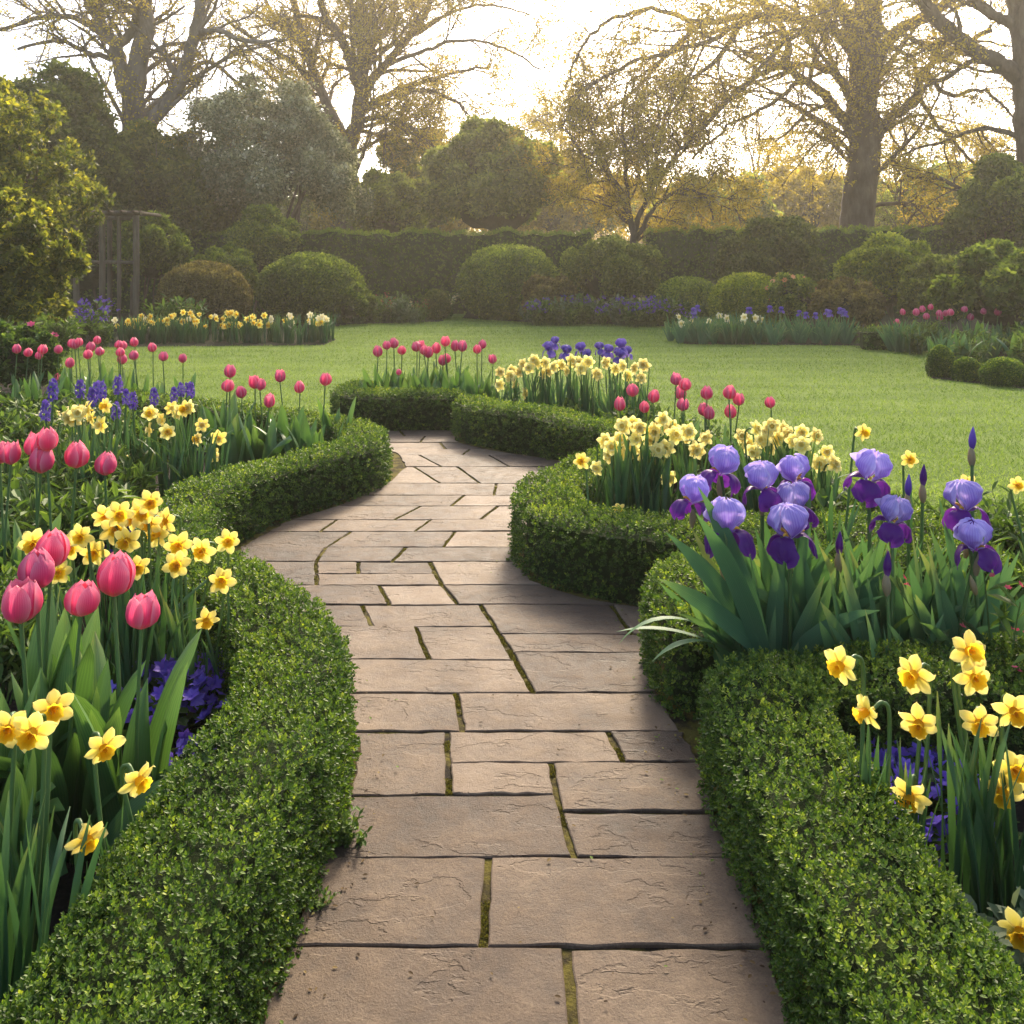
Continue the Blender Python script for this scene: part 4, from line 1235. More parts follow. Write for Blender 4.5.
def iris_falls(seed, mat):
    r = np.random.RandomState(seed)
    g = Geo()
    for k in range(3):
        th = k * 2 * math.pi / 3 + math.pi / 3 + r.normal(0, .12)
        ph = r.uniform(0, 6)
        dr = r.uniform(.85, 1.15)
        def fn(u, v, th=th, ph=ph, dr=dr):
            w = np.interp(v, [0, .2, .45, .75, .92, 1], [.06, .12, .25, .32, .24, .05])
            rho = .05 + .43 * np.sin(np.clip(v * 1.75, 0, 2.1)) * .96
            z = .0 + .10 * np.sin(np.clip(v * 3.4, 0, math.pi)) - .50 * dr * np.clip(v - .25, 0, 1) ** 1.25
            z = z - .09 * u ** 2 * (v > -1) * np.clip(v * 1.5, 0, 1) + .045 * np.cos(u * 8 + ph) * np.clip(np.abs(u) - .35, 0, 1) * v * 1.6 + .02 * np.cos(v * 14 + ph) * np.abs(u)
            rho = rho - .05 * u ** 2 * np.clip(v * 2 - .8, 0, 1) + .05 * np.sin(v * 13 + ph) * np.clip(np.abs(u) - .4, 0, 1) + .02 * np.cos(u * 11 + ph) * v ** 2
            y = u * w
            return np.stack([rho * math.cos(th) - y * math.sin(th), rho * math.sin(th) + y * math.cos(th), z], -1)
        patch(g, fn, 15, 18)
    return g.mesh("iris_falls", mat)

def iris_beard(seed, mat):
    g = Geo()
    for k in range(3):
        th = k * 2 * math.pi / 3 + math.pi / 3
        P = [(x * math.cos(th), x * math.sin(th), z) for x, z in ((.08, .06), (.16, .115), (.24, .135), (.30, .125))]
        tube(g, curve(P, 7), [.012, .026, .03, .03, .028, .022, .008], 6)
    return g.mesh("iris_beard", mat)

def florets(seed, mat_petal, spike, n):
    """A hyacinth-like spike of starry florets, one unit tall."""
    r = np.random.RandomState(seed)
    g = Geo()
    for k in range(n):
        z = (k + .5) / n
        an = k * 2.4
        rad = .22 * math.sin(math.pi * (.22 + .70 * z)) * r.uniform(.8, 1.15)
        b = np.array([rad * math.cos(an), rad * math.sin(an), z])
        ax = nrm(np.array([math.cos(an), math.sin(an), .25 + r.normal(0, .2)]))
        s = r.uniform(.12, .17)
        scatter(g, WHORL[0], WHORL[1], b[None], frames(ax[None]), [s], 0, [r.uniform(.1, 1)])
    tube(g, [(0, 0, -.1), (0, 0, .95)], .05, 5)
    return g.mesh("flower_spike", mat_petal)

def leaves_tulip(seed, n=4):
    """One unit tall."""
    r = np.random.RandomState(seed)
    g = Geo()
    y0 = r.uniform(0, 6)
    for k in range(n):
        yaw = y0 + k * 2.1 + r.normal(0, .3)
        ln = r.uniform(.72, 1.08)
        l1 = r.uniform(.15, .75) if r.uniform() < .75 else r.uniform(1.2, 1.9)
        P = arch((.02 * math.cos(yaw), .02 * math.sin(yaw), 0), yaw, ln, r.uniform(.05, .22), l1, 11)
        w = r.uniform(.072, .11) * np.interp(np.linspace(0, 1, 11), [0, .15, .45, .75, .93, 1], [.45, .82, 1, .78, .36, .01])
        P[:, 0] += .012 * np.sin(np.linspace(0, 5, 11) + yaw)
        strap(g, P, w, (math.sin(yaw), -math.cos(yaw), 0) if False else (math.cos(yaw + .2), math.sin(yaw + .2), .15), .45, 0, r.normal(0, .5), 3)
    return g.mesh("tulip_leaves", M_TULEAF)

def leaves_daffodil(seed, n=7):
    r = np.random.RandomState(seed)
    g = Geo()
    for k in range(n):
        yaw = r.uniform(0, 6.28)
        ln = r.uniform(.75, 1.12)
        P = arch((r.normal(0, .03), r.normal(0, .03), 0), yaw, ln, r.uniform(.0, .14), r.uniform(.1, .55) if r.uniform() < .85 else 1.4, 9)
        w = r.uniform(.014, .021) * np.interp(np.linspace(0, 1, 9), [0, .75, .92, 1], [1, .95, .6, .12])
        strap(g, P, w, (math.cos(yaw), math.sin(yaw), .1), .3, 0, r.normal(0, .9), 1)
    return g.mesh("daffodil_leaves", M_DALEAF)

def leaves_iris(seed, n=8, wide=1.0):
    r = np.random.RandomState(seed)
    g = Geo()
    plane = r.uniform(-.7, .7)
    for k in range(n):
        f = (k / (n - 1) - .5) * 2
        f = f + r.normal(0, .12)
        yaw = plane + (0 if f > 0 else math.pi) + r.normal(0, .35)
        ln = r.uniform(.78, 1.08) * (1 - .18 * abs(f))
        l0 = .05 + .42 * abs(f)
        l1 = l0 + r.uniform(.03, .35) + (.9 if r.uniform() < .10 else 0)
        P = arch((f * .07 * math.cos(plane), f * .07 * math.sin(plane), 0), yaw, ln, l0, l1, 10)
        w = wide * r.uniform(.034, .052) * np.interp(np.linspace(0, 1, 10), [0, .25, .6, .85, 1], [.8, 1, .85, .45, .01])
        # the blade stands edge-on in the plane of its fan
        nrml = np.array([-math.sin(plane), math.cos(plane), .05])
        strap(g, P, w, nrml, .12, 0, r.normal(0, .45), 1)
    return g.mesh("iris_leaves", M_IRLEAF)

V_TUL = [tulip_head(o, i, M_PINK) for i, o in enumerate((.42, .5, .62, .95, .46))]
V_TULR = [tulip_head(o, i + 9, M_RED) for i, o in enumerate((.55, .7, .95))]
V_DAF = [daffodil_tepals(i, M_PALEY) for i in range(4)]
V_DAFD = [daffodil_tepals(i + 20, M_LEMON, True) for i in range(3)]
V_DAFC = [daffodil_tepals(i + 30, M_CREAM) for i in range(2)]
V_TRU = [daffodil_trumpet(i, M_ORANGE, l) for i, l in enumerate((.62, .72, .55))]
V_TRUY = [daffodil_trumpet(i + 5, M_LEMON, .45) for i in range(2)]
V_STA = [iris_standards(i, M_STAND) for i in range(7)]
V_FAL = [iris_falls(i, M_FALL) for i in range(7)]
V_BEA = [iris_beard(0, M_BEARD)]
V_STAV = [iris_standards(i + 7, M_VIOLET) for i in range(2)]
V_FALV = [iris_falls(i + 7, M_VIOLET) for i in range(2)]
V_SPK = [florets(i, [M_VIOLET], True, 26) for i in range(3)]
V_TLV = [leaves_tulip(i, 4 + i % 2) for i in range(6)]
V_DLV = [leaves_daffodil(i) for i in range(6)]
V_ILV = [leaves_iris(i, 8) for i in range(5)]
V_ILT = [leaves_iris(i + 10, 11, .8) for i in range(3)]

def put(name, data, parent, loc=(0, 0, 0), rot=None, scale=1.0):
    o = link(name, data, parent)
    o.location = tuple(loc)
    if rot is not None:
        o.rotation_mode = 'QUATERNION'
        o.rotation_quaternion = rot
    o.scale = (scale,) * 3 if np.isscalar(scale) else scale
    return o

def zrot(a):
    return Quaternion((0, 0, 1), a)

def stem(parent, top, r0=.006, r1=.005, name="stem", mid=None, sides=6, extra=()):
    g = Geo()
    top = np.array(top)
    m = top * .5 + RS.normal(0, .012, 3) + np.array([top[0] * -.15, top[1] * -.15, 0]) if mid is None else np.array(mid)
    P = curve([(0, 0, -.01), m, top] + [np.array(e) for e in extra], 12 if not len(extra) else 18)
    tube(g, P, np.linspace(r0, r1, len(P)), sides, tone=.5)
    return g.build(name, M_STEM, parent)

def tulip(x, y, d, label, group, heads=V_TUL, size=.098, leafy=.62, tilt=.10, leaf_scale=None, variant=None):
    size = size * rnd(.86, 1.06)
    tilt = tilt * 1.6
    H = W(x, y, d)
    base = np.array([H[0] + rnd(-.04, .04), d + rnd(-.03, .06), 0])
    t = thing("tulip", label, "tulip", tuple(base), group)
    top = H - base - np.array([0, 0, size * .5])
    stem(t, top, .0055 * size / .09, .0045 * size / .09)
    q = Vector((rnd(-tilt, tilt), rnd(-tilt, tilt), 1)).normalized().to_track_quat('Z', 'Y') @ zrot(rnd(0, 6.28))
    hv = heads[variant] if variant is not None else random.choice(heads)
    put("flower", hv, t, top, q, (size * rnd(.9, 1.06), size * rnd(.9, 1.06), size * rnd(.96, 1.1)))
    lh = (H[2] * leafy) if leaf_scale is None else leaf_scale
    put("leaves", random.choice(V_TLV), t, (0, 0, 0), zrot(rnd(0, 6.28)), lh * rnd(.85, 1.12))
    return t

def daffodil(x, y, d, label, group, yaw=None, pitch=-.05, size=.047, tep=V_DAF, tru=V_TRU, leafy=.85, nod=True, lean=.05):
    """yaw: where the face points, 0 = at the camera, positive = to the right of the picture."""
    H = W(x, y, d)
    if yaw is None:
        yaw = rnd(-1.2, 1.2)
    size = size * rnd(.88, 1.1)
    pitch = pitch + rnd(-.15, .15)
    f = np.array([math.sin(yaw) * math.cos(pitch), -math.cos(yaw) * math.cos(pitch), math.sin(pitch)])
    base = np.array([H[0] + rnd(-lean, lean), d + rnd(0, .05), 0])
    t = thing("daffodil", label, "daffodil", tuple(base), group)
    c = H - base
    back = c - f * size * .42
    neck = back - f * size * .55 + np.array([0, 0, size * .12])
    low = neck - f * size * .5 - np.array([0, 0, size * 1.1])
    stem(t, low, .0058, .0045, mid=low * .5 + np.array([rnd(-.012, .012), rnd(-.012, .012), 0]), extra=[neck, back])
    q = Vector(f).to_track_quat('Z', 'Y') @ zrot(rnd(0, 6.28))
    fl = put("flower", random.choice(tep), t, c, q, size)
    if tru:
        put("trumpet", random.choice(tru), fl, (0, 0, .01), None, 1.0)
    put("leaves", random.choice(V_DLV), t, (0, 0, 0), zrot(rnd(0, 6.28)), max(.12, H[2] * leafy * rnd(.85, 1.1)))
    return t

def bract(g, p, ax, ln, w):
    P = np.array([p + ax * ln * k / 6 for k in range(7)])
    tube(g, P, w * np.array([.45, .8, 1, .95, .75, .45, .1]), 7, tone=np.repeat(np.linspace(0, 1, 7), 7))

G13 = "lilac and purple irises in the right bed"

def iris(x, y, d, label, group, size=.165, leafy=.62, leaf_set=None, stand=V_STA, fall=V_FAL, rot=None, beard=True, bracts=True, leaf_h=None):
    """(x, y) is where the standards meet the falls."""
    size = size * rnd(.9, 1.12)
    H = W(x, y, d)
    base = np.array([H[0] + rnd(-.05, .05), d + rnd(-.05, .08), 0])
    if group == G13:
        base[0] = max(base[0], .87 + rnd(0, .05))
    t = thing("iris", label, "iris", tuple(base), group)
    c = H - base
    stem(t, c - np.array([0, 0, size * .05]), .0085, .0065)
    q = Vector((rnd(-.2, .2), rnd(-.22, .1), 1)).normalized().to_track_quat('Z', 'Y') @ zrot(rnd(0, 6.28) if rot is None else rot)
    k = random.randrange(len(stand))
    fl = put("flower", fall[k % len(fall)], t, c, q, size)
    put("standards", stand[k], fl, (0, 0, 0))
    if beard:
        put("beard", V_BEA[0], fl, (0, 0, .0))
    if bracts:
        g = Geo()
        bract(g, c - np.array([0, 0, size * .62]), nrm(np.array([rnd(-.1, .1), rnd(-.1, .1), 1])), size * .6, size * .085)
        if rnd(0, 1) < .6:
            s_ = random.choice((-1, 1))
            bract(g, c - np.array([0, 0, size * 1.05]), nrm(np.array([.35 * s_, rnd(-.2, .2), 1])), size * .5, size * .075)
        g.build("bract", M_SPATHE, t)
    put("leaves", random.choice(leaf_set or V_ILV), t, (rnd(-.03, .03), 0, 0), zrot(rnd(-.3, .3)), leaf_h or H[2] * leafy * rnd(.9, 1.1))
    return t

def spike(x, y, d, label, group, h=.17, w=1.0):
    H = W(x, y, d)
    base = np.array([H[0] + rnd(-.03, .03), d + rnd(-.03, .03), 0])
    t = thing("hyacinth", label, "hyacinth", tuple(base), group)
    top = H - base - np.array([0, 0, h * .5])
    stem(t, top, .009, .008)
    put("flower", random.choice(V_SPK), t, top, zrot(rnd(0, 6)), (h * w, h * w, h))
    put("leaves", random.choice(V_DLV), t, (0, 0, 0), zrot(rnd(0, 6)), H[2] * .75)
    return t

# ---- front left: six pink tulips, near daffodils
G1 = "pink tulips at the lower left"
for x, y, d, v, lab in (
    (51, 549, 2.62, 1, "pink tulip rising highest of the six big ones beside the left daffodils"),
    (37, 570, 2.52, 0, "pink tulip with egg-shaped closed bloom between the highest and the leftmost big tulips"),
    (21, 602, 2.42, 3, "big pink tulip with ragged open rim at the left edge"),
    (81, 598, 2.42, 2, "big pink tulip in the middle of the six, above the broad leaves"),
    (114, 575, 2.52, 1, "tall narrow pink tulip nearest the cluster of yellow daffodils"),
    (141, 611, 2.40, 3, "pink tulip with flaring pointed petals nearest the near left hedge")):
    tulip(x, y, d, lab, G1, size=.112, variant=v, leafy=.82, tilt=.06)
for k in range(7):
    # tulip plants without bloom between them: broad leaves only
    o = link("tulip_clump", V_TLV[k % 6])
    o.location = (-1.42 + .048 * k + rnd(-.03, .03), 2.32 + rnd(-.14, .2), 0)
    o.rotation_euler = (0, 0, rnd(0, 6.28))
    s_ = rnd(.46, .58)
    o.scale = (s_, s_, s_)
    tag(o, "flowerless clump of broad green leaves among the big pink tulips", "tulip leaves", "leaf clumps among the big pink tulips")
def bent():
    g = Geo()
    for b, yaw, ln, l0, l1, w in (((0, 0, .12), .1, .34, .5, 1.9, .034), ((.02, .05, .16), .35, .30, .7, 1.7, .026), ((-.02, -.04, .05), -.15, .36, .75, 1.55, .030), ((-.1, -.02, .08), 2.9, .3, .5, 1.6, .03)):
        P = arch(b, yaw, ln, l0, l1, 16)
        strap(g, P, w * np.interp(np.linspace(0, 1, 16), [0, .2, .55, .85, 1], [.6, .9, 1, .6, .02]), (.3 * math.cos(yaw), -.5, .8), .3, 0, .35, 3)
    o = g.build("tulip_clump", M_TULEAF)
    o.location = (-1.02, 2.26, 0)
    tag(o, "broad tulip leaves bending over towards the near left hedge", "tulip leaves")
bent()
G2 = "yellow daffodils at the bottom left"
for x, y, d, yaw, p, lab in (
    (33, 731, 1.95, .15, -.1, "large pale daffodil facing front, second from the left edge at the bottom left"),
    (8, 728, 1.95, .3, -.1, "large yellow daffodil cut by the left edge at the bottom left"),
    (53, 709, 2.05, .55, .0, "yellow daffodil turned right, highest of the bottom left five"),
    (103, 747, 2.0, .75, -.15, "yellow daffodil on an arching neck below the tulip leaves"),
    (138, 779, 2.0, .95, -.2, "yellow daffodil furthest towards the hedge at the bottom left, on a long curved neck"),
    (86, 838, 1.85, .8, -.5, "drooping orange-yellow daffodil lowest by the near left hedge")):
    daffodil(x, y, d, lab, G2, yaw, p, .045, leafy=.72)
for k in range(4):
    o = link("daffodil_clump", V_DLV[k])
    o.location = (-1.12 + .07 * k, 1.86 + rnd(-.1, .12), 0)
    o.rotation_euler = (0, 0, rnd(0, 6.28))
    o.scale = (rnd(.4, .5),) * 3
    tag(o, "flowerless tuft of narrow upright leaves under the bottom left daffodils", "daffodil leaves", "leaf tufts under the bottom left daffodils")
# ---- left middle daffodil cluster
G3 = "yellow daffodils clustered behind the big pink tulips"
for x, y in ((34, 543), (81, 536), (94, 552), (70, 547), (104, 516), (119, 514), (134, 518), (115, 529), (150, 502), (150, 523), (166, 521), (159, 534), (179, 545),
             (177, 565), (137, 567), (128, 540), (58, 572), (142, 512)):
    daffodil(x, y, 3.15 + rnd(-.12, .15), "yellow daffodil in the dense cluster between the big pink tulips and the left hedge", G3, rnd(-.5, .6), rnd(-.2, .15), .049, leafy=.80)
for x, y, yaw, p, lab in ((203, 550, -.2, 0, "yellow daffodil leaning over the left hedge, just left of the outermost one"), (228, 541, .3, .1, "yellow daffodil reaching furthest right over the left hedge"),
                          (222, 580, .2, -.1, "yellow daffodil hanging low over the near left hedge's top"), (206, 619, .5, -.5, "drooping orange-cupped daffodil by the near left hedge's inner face")):
    daffodil(x, y, 3.1, lab, G3, yaw, p, .045, leafy=.6, lean=.16)
# ---- row of tulips behind
G4 = "pink tulips at the left edge above the daffodils"
for x, y, lab in ((0, 452, "pink tulip half cut off by the left edge"), (11, 453, "pink tulip next to the one cut by the left edge"), (47, 439, "tallest pink tulip of the left edge row"),
                  (36, 444, "pink tulip half hidden behind the tallest of the left edge row"), (41, 460, "pink tulip below the tallest of the left edge row"),
                  (76, 455, "pink tulip standing alone second from the right in the left edge row"), (105, 463, "pink tulip at the right end of the left edge row")):
    tulip(x, y, 4.25 + rnd(-.1, .1), lab, G4, size=.118, leafy=.5, tilt=.05)
G5 = "pink tulips inside the left hedge's bend"
for x, y in ((230, 371), (227, 385), (242, 392), (260, 384), (255, 382), (280, 376), (269, 401), (300, 387), (325, 379)):
    tulip(x, y, 6.8 + rnd(-.2, .25), "pink tulip above broad leaves in the bend of the left box hedge", G5, size=.105, leafy=.72)
for k in range(12):
    o = link("tulip_clump", V_TLV[k % 6])
    o.location = (-2.25 + .082 * k + rnd(-.04, .04), 6.75 + rnd(-.35, .3), 0)
    o.rotation_euler = (0, 0, rnd(0, 6.28))
    s_ = rnd(.44, .6)
    o.scale = (s_, s_, s_)
    tag(o, "flowerless clump of broad leaves in the bend of the left box hedge", "tulip leaves", "leaf clumps in the left hedge's bend")
G6 = "far pink tulips at the back of the left bed"
for x, y in ((28, 352), (42, 349), (39, 355), (58, 349), (75, 344), (78, 342), (72, 343), (97, 340), (90, 347), (88, 354), (100, 351), (70, 363), (118, 344), (122, 345), (120, 352),
             (122, 359), (135, 342), (134, 355), (153, 347), (163, 356), (183, 358), (17, 349)):
    tulip(x, y, 9.2 + rnd(-.5, .4), "small pink tulip in the long row at the back of the left bed", G6, V_TUL[:3], size=.105, leafy=.68)
for x, y in ((97, 392), (92, 397), (101, 391), (118, 385), (133, 401), (126, 397), (116, 411), (154, 397), (80, 389), (53, 390), (46, 411), (174, 395), (181, 390), (191, 390), (82, 438), (187, 388)):
    spike(x, y, 6.4 + rnd(-.25, .25), "violet flower spike in the middle of the left bed", "violet flower spikes in the left bed", (.125 if x < 165 else .09) * rnd(.8, 1.15), 1.0)
G7 = "yellow daffodils in the middle of the left bed"
for x, y in ((77, 413), (85, 409), (92, 418), (73, 418), (82, 416), (106, 406), (101, 425), (89, 410), (68, 416)):
    daffodil(x, y, 5.6 + rnd(-.2, .2), "yellow daffodil among the violet spikes of the left bed", G7, None, .1, .056, V_DAFD + V_DAF, V_TRU[:1] + V_TRUY, .75)
G8 = "yellow daffodils behind the left hedge"
for x, y in ((171, 408), (185, 409), (178, 412), (162, 420), (150, 430), (167, 432), (202, 425), (198, 439), (219, 438), (214, 455), (150, 413), (190, 407)):
    daffodil(x, y, 5.8 + rnd(-.15, .2), "small yellow daffodil over narrow leaves beside the left hedge", G8, None, .0, .054, V_DAFD + V_DAF, V_TRUY + V_TRU[:1], .95)
# ---- behind the far hedge
G9 = "pink tulips behind the far low hedge"
for x, y in ((378, 351), (387, 345), (394, 343), (402, 350), (420, 345), (417, 346), (428, 352), (436, 348), (445, 341), (447, 358), (455, 346), (462, 346), (477, 349), (482, 344), (493, 359), (443, 360), (424, 350)):
    tulip(x, y, 9.35 + rnd(-.25, .25), "pink tulip in the block behind the straight low hedge at the path's end", G9, V_TUL, size=.115, leafy=.72)
tulip(399, 372, 9.1, "single orange tulip low in the block of pink ones", None, [V_TUL[0]], size=.07, leafy=.4)
for k in range(16):
    o = link("tulip_clump", V_TLV[k % 6])
    o.location = (-1.4 + .08 * k + rnd(-.03, .03), 9.15 + rnd(-.15, .25), 0)
    o.rotation_euler = (0, 0, rnd(0, 6.28))
    s_ = rnd(.46, .6)
    o.scale = (s_, s_, s_)
    tag(o, "flowerless clump of broad leaves behind the straight far hedge", "tulip leaves", "leaf clumps behind the far low hedge")
G10 = "yellow daffodils behind the farther curve of the right hedge"
for x, y in ((500, 372), (500, 385), (515, 385), (519, 372), (523, 364), (534, 360), (543, 374), (545, 363), (554, 367), (561, 365), (572, 361), (581, 369), (579, 363), (597, 374),
             (615, 369), (644, 365), (641, 378), (628, 376), (606, 363), (525, 393), (512, 370), (529, 368), (538, 363), (549, 371), (566, 371), (588, 362), (622, 366), (510, 376), (635, 368)):
    dd = 9.0 - (x - 500) / 150. + rnd(-.2, .2)
    daffodil(x, y, dd, "small yellow daffodil in the clump behind the farther curve of the right hedge", G10, None, .1, .066, V_DAFD, V_TRUY, .95)
for x, y in ((555, 344), (549, 351), (566, 354), (581, 351), (587, 357), (600, 350), (621, 348), (619, 358), (627, 354), (608, 353)):
    iris(x, y, 9.1 + rnd(-.2, .3), "violet iris standing above the far yellow daffodils", "violet irises above the far daffodils", .13, .6, V_ILT, V_STAV, V_FALV, beard=False, bracts=False)
# ---- right middle bed
G11 = "pink tulips behind the right daffodils"
for x, y in ((676, 379), (685, 384), (681, 393), (682, 404), (707, 393), (729, 392), (739, 399), (709, 413), (731, 411), (771, 402), (620, 404), (633, 390), (644, 407), (653, 396), (705, 409)):
    tulip(x, y, 6.6 + rnd(-.2, .25), "pink tulip behind the yellow daffodils of the right bed", G11, size=.105, leafy=.6)
G12 = "yellow daffodils in the right bed"
for x, y in ((605, 441), (610, 455), (597, 468), (619, 455), (632, 450), (623, 426), (633, 423), (621, 439), (636, 439), (650, 439), (644, 455), (661, 425), (662, 419), (666, 448), (655, 466),
             (668, 478), (675, 435), (688, 432), (695, 450), (742, 436), (756, 429), (754, 452), (768, 447), (772, 426), (777, 439), (788, 434), (802, 432), (816, 436), (802, 445), (809, 459),
             (827, 452), (820, 464), (834, 464), (706, 438), (697, 450), (687, 436), (640, 428), (654, 432), (612, 447), (762, 440), (748, 444), (783, 430), (628, 445), (672, 427), (658, 450), (765, 434), (793, 441)):
    daffodil(x, y, 4.95 + rnd(-.15, .25), "fluffy yellow daffodil in the big cluster behind the lilac irises", G12, rnd(-.8, .7), rnd(-.1, .3), .052, V_DAFD, V_TRUY, .95)
for x, y, lab in ((582, 461, "small yellow daffodil leaning out furthest left over the right hedge"), (618, 510, "yellow daffodil hanging low inside the right hedge's curve"),
                  (863, 432, "single orange-yellow daffodil standing high against the lawn"), (909, 459, "yellow daffodil facing sideways against the lawn"),
                  (966, 484, "small yellow daffodil just above the rightmost upper iris"), (1017, 485, "yellow daffodil at the right edge against the lawn")):
    daffodil(x, y, 4.6 if x < 700 else 4.0, lab, None, rnd(-.5, .5), 0, .045, V_DAF, V_TRU, .7, lean=.12)
# ---- the big irises
for x, y, d, r_, lab in (
    (692, 503, 3.25, .5, "lilac iris at the left end of the front irises"), (721, 474, 3.4, 1.2, "lilac iris second from the left, rising behind the leftmost"),
    (728, 533, 3.1, .6, "lilac iris lowest on the left, close above the leaf fans"), (762, 490, 3.3, 2.4, "lilac iris between the low left pair and the stack of three"),
    (796, 482, 3.45, 1.7, "lilac iris at the top of the central stack of three"), (794, 511, 3.3, .2, "lilac iris in the middle of the central stack of three"),
    (790, 538, 3.1, .55, "lilac iris at the bottom of the central stack of three"), (869, 480, 3.3, .6, "tallest pale lilac iris between the central stack and the right pair"),
    (892, 523, 3.15, .4, "lilac iris standing low just right of the tallest pale one"), (965, 511, 3.2, .9, "large lilac iris of the right pair, upper one"),
    (976, 549, 3.1, 1.3, "lilac iris of the right pair, lower one, tilted right")):
    iris(x, y, d, lab, G13, .155, rot=r_, leaf_h=rnd(.66, .8))
for x, y, d, lab in ((972, 440, 3.4, "closed purple iris bud highest at the right"), (923, 477, 3.5, "slim closed purple iris bud right of the tallest iris"), (908, 487, 3.5, "closed dark purple bud beside the slim one"),
                     (839, 545, 3.2, "small dark purple bud low among the iris leaves"), (887, 566, 3.0, "purple half-open bud near the leaf tips"), (918, 625-5, 3.3, "purple bud hidden low among the leaves at the right")):
    H = W(x, y, d)
    t = thing("iris", lab, "iris bud", (H[0] + rnd(-.04, .04), d, 0), "budding irises in the right bed")
    c = H - np.array(t.location)
    stem(t, c - np.array([0, 0, .03]), .007, .006)
    g = Geo(); bract(g, c - np.array([0, 0, .035]), np.array([.05, 0, 1.]), .085, .014); g.build("bud", M_FALL if x % 2 else M_VIOLET, t)
    g = Geo(); bract(g, c - np.array([0, 0, .10]), np.array([-.03, 0, 1.]), .085, .015); g.build("bract", M_SPATHE, t)
    put("leaves", random.choice(V_ILV), t, (0, 0, 0), zrot(rnd(-.4, .4)), rnd(.5, .62))
for k, (X_, Y_, s_) in enumerate(((.90, 3.18, .64), (.95, 3.3, .62), (1.0, 3.14, .66), (1.12, 3.3, .66), (1.22, 3.16, .62), (1.33, 3.3, .64), (1.43, 3.18, .6), (1.52, 3.3, .66), (.93, 3.42, .6), (1.6, 3.42, .7), (.86, 3.08, .46), (1.05, 3.35, .76), (1.25, 3.36, .78), (1.45, 3.36, .76), (1.62, 3.24, .7), (1.72, 3.35, .72), (1.0, 3.24, .72), (1.15, 3.2, .74), (1.34, 3.16, .70))):
    o = link("iris_clump", V_ILV[k % 5])
    o.location = (X_, Y_, 0)
    o.rotation_euler = (0, 0, rnd(-.3, .3))
    o.scale = (s_, s_, s_)
    tag(o, "flowerless fan of sword-shaped leaves below the lilac irises", "iris leaves", "leaf fans below the lilac irises")
def droop():
    g = Geo()
    for yaw, ln, l0, l1, w in ((math.pi + .15, .46, .75, 2.6, .021), (math.pi - .1, .40, 1.15, 1.9, .022), (math.pi + .5, .36, 1.0, 2.2, .02), (math.pi - .25, .50, .55, .95, .034), (math.pi + .2, .46, .8, 1.15, .032), (math.pi + .35, .56, .35, .7, .034), (math.pi - .4, .58, .25, .6, .035)):
        P = arch((0 if w < .03 else .10, 0, .10), yaw, ln, l0, l1, 14)
        strap(g, P, w * np.interp(np.linspace(0, 1, 14), [0, .3, .7, 1], [.8, 1, .8, .02]), (0, 0.3, 1) if w < .03 else (0, -1, .25), .15, 0, .3, 1)
    o = g.build("iris_clump", M_IRLEAF)
    o.location = (.74, 3.02, .2)
    tag(o, "iris leaf fan leaning left over the hedge, pale leaves drooping towards the path", "iris leaves")
droop()
# ---- front right daffodils
G14 = "large yellow daffodils at the lower right"
for x, y, yaw, p, lab in (
    (842, 665, -1.1, -.05, "yellow daffodil seen from the side facing left, before the iris leaves"), (868, 711, -1.3, -.15, "yellow daffodil facing left, lowest on the left of the lower right group"),
    (915, 674, -.9, .0, "yellow daffodil facing left between the side-on one and the pale pair"), (968, 651, .1, .35, "pale yellow daffodil topmost at the lower right, behind the pale star"),
    (973, 677, .05, .0, "pale star-shaped daffodil facing the front, largest of the lower right"), (919, 722, -.5, -.15, "yellow daffodil with broad trumpet in the middle of the lower right group"),
    (979, 722, -.4, -.3, "pale daffodil nodding just below the star-shaped one"), (1013, 710, -.15, 0, "daffodil cut by the right edge at star height"),
    (910, 794, -.6, -.3, "single low daffodil hanging over the violet flowers"), (1003, 790, -.5, -.3, "yellow daffodil nodding near the right edge above grey-green leaves"),
    (1014, 770, -.2, .3, "pale daffodil at the right edge, turned upward"), (1020, 930, -.5, -.2, "daffodil cut by the right edge near the bottom")):
    dd = 2.2 if y < 900 else 1.85
    daffodil(x, y, dd, lab, G14, yaw, p, .0465, leafy=.72, lean=.05)
for k in range(6):
    o = link("daffodil_clump", V_DLV[k])
    o.location = (1.08 + .055 * k + rnd(-.03, .03), 2.1 + rnd(-.08, .12), 0)
    o.rotation_euler = (0, 0, rnd(0, 6.28))
    o.scale = (rnd(.44, .54),) * 3
    tag(o, "flowerless tuft of narrow leaves among the lower right daffodils", "daffodil leaves", "leaf tufts among the lower right daffodils")

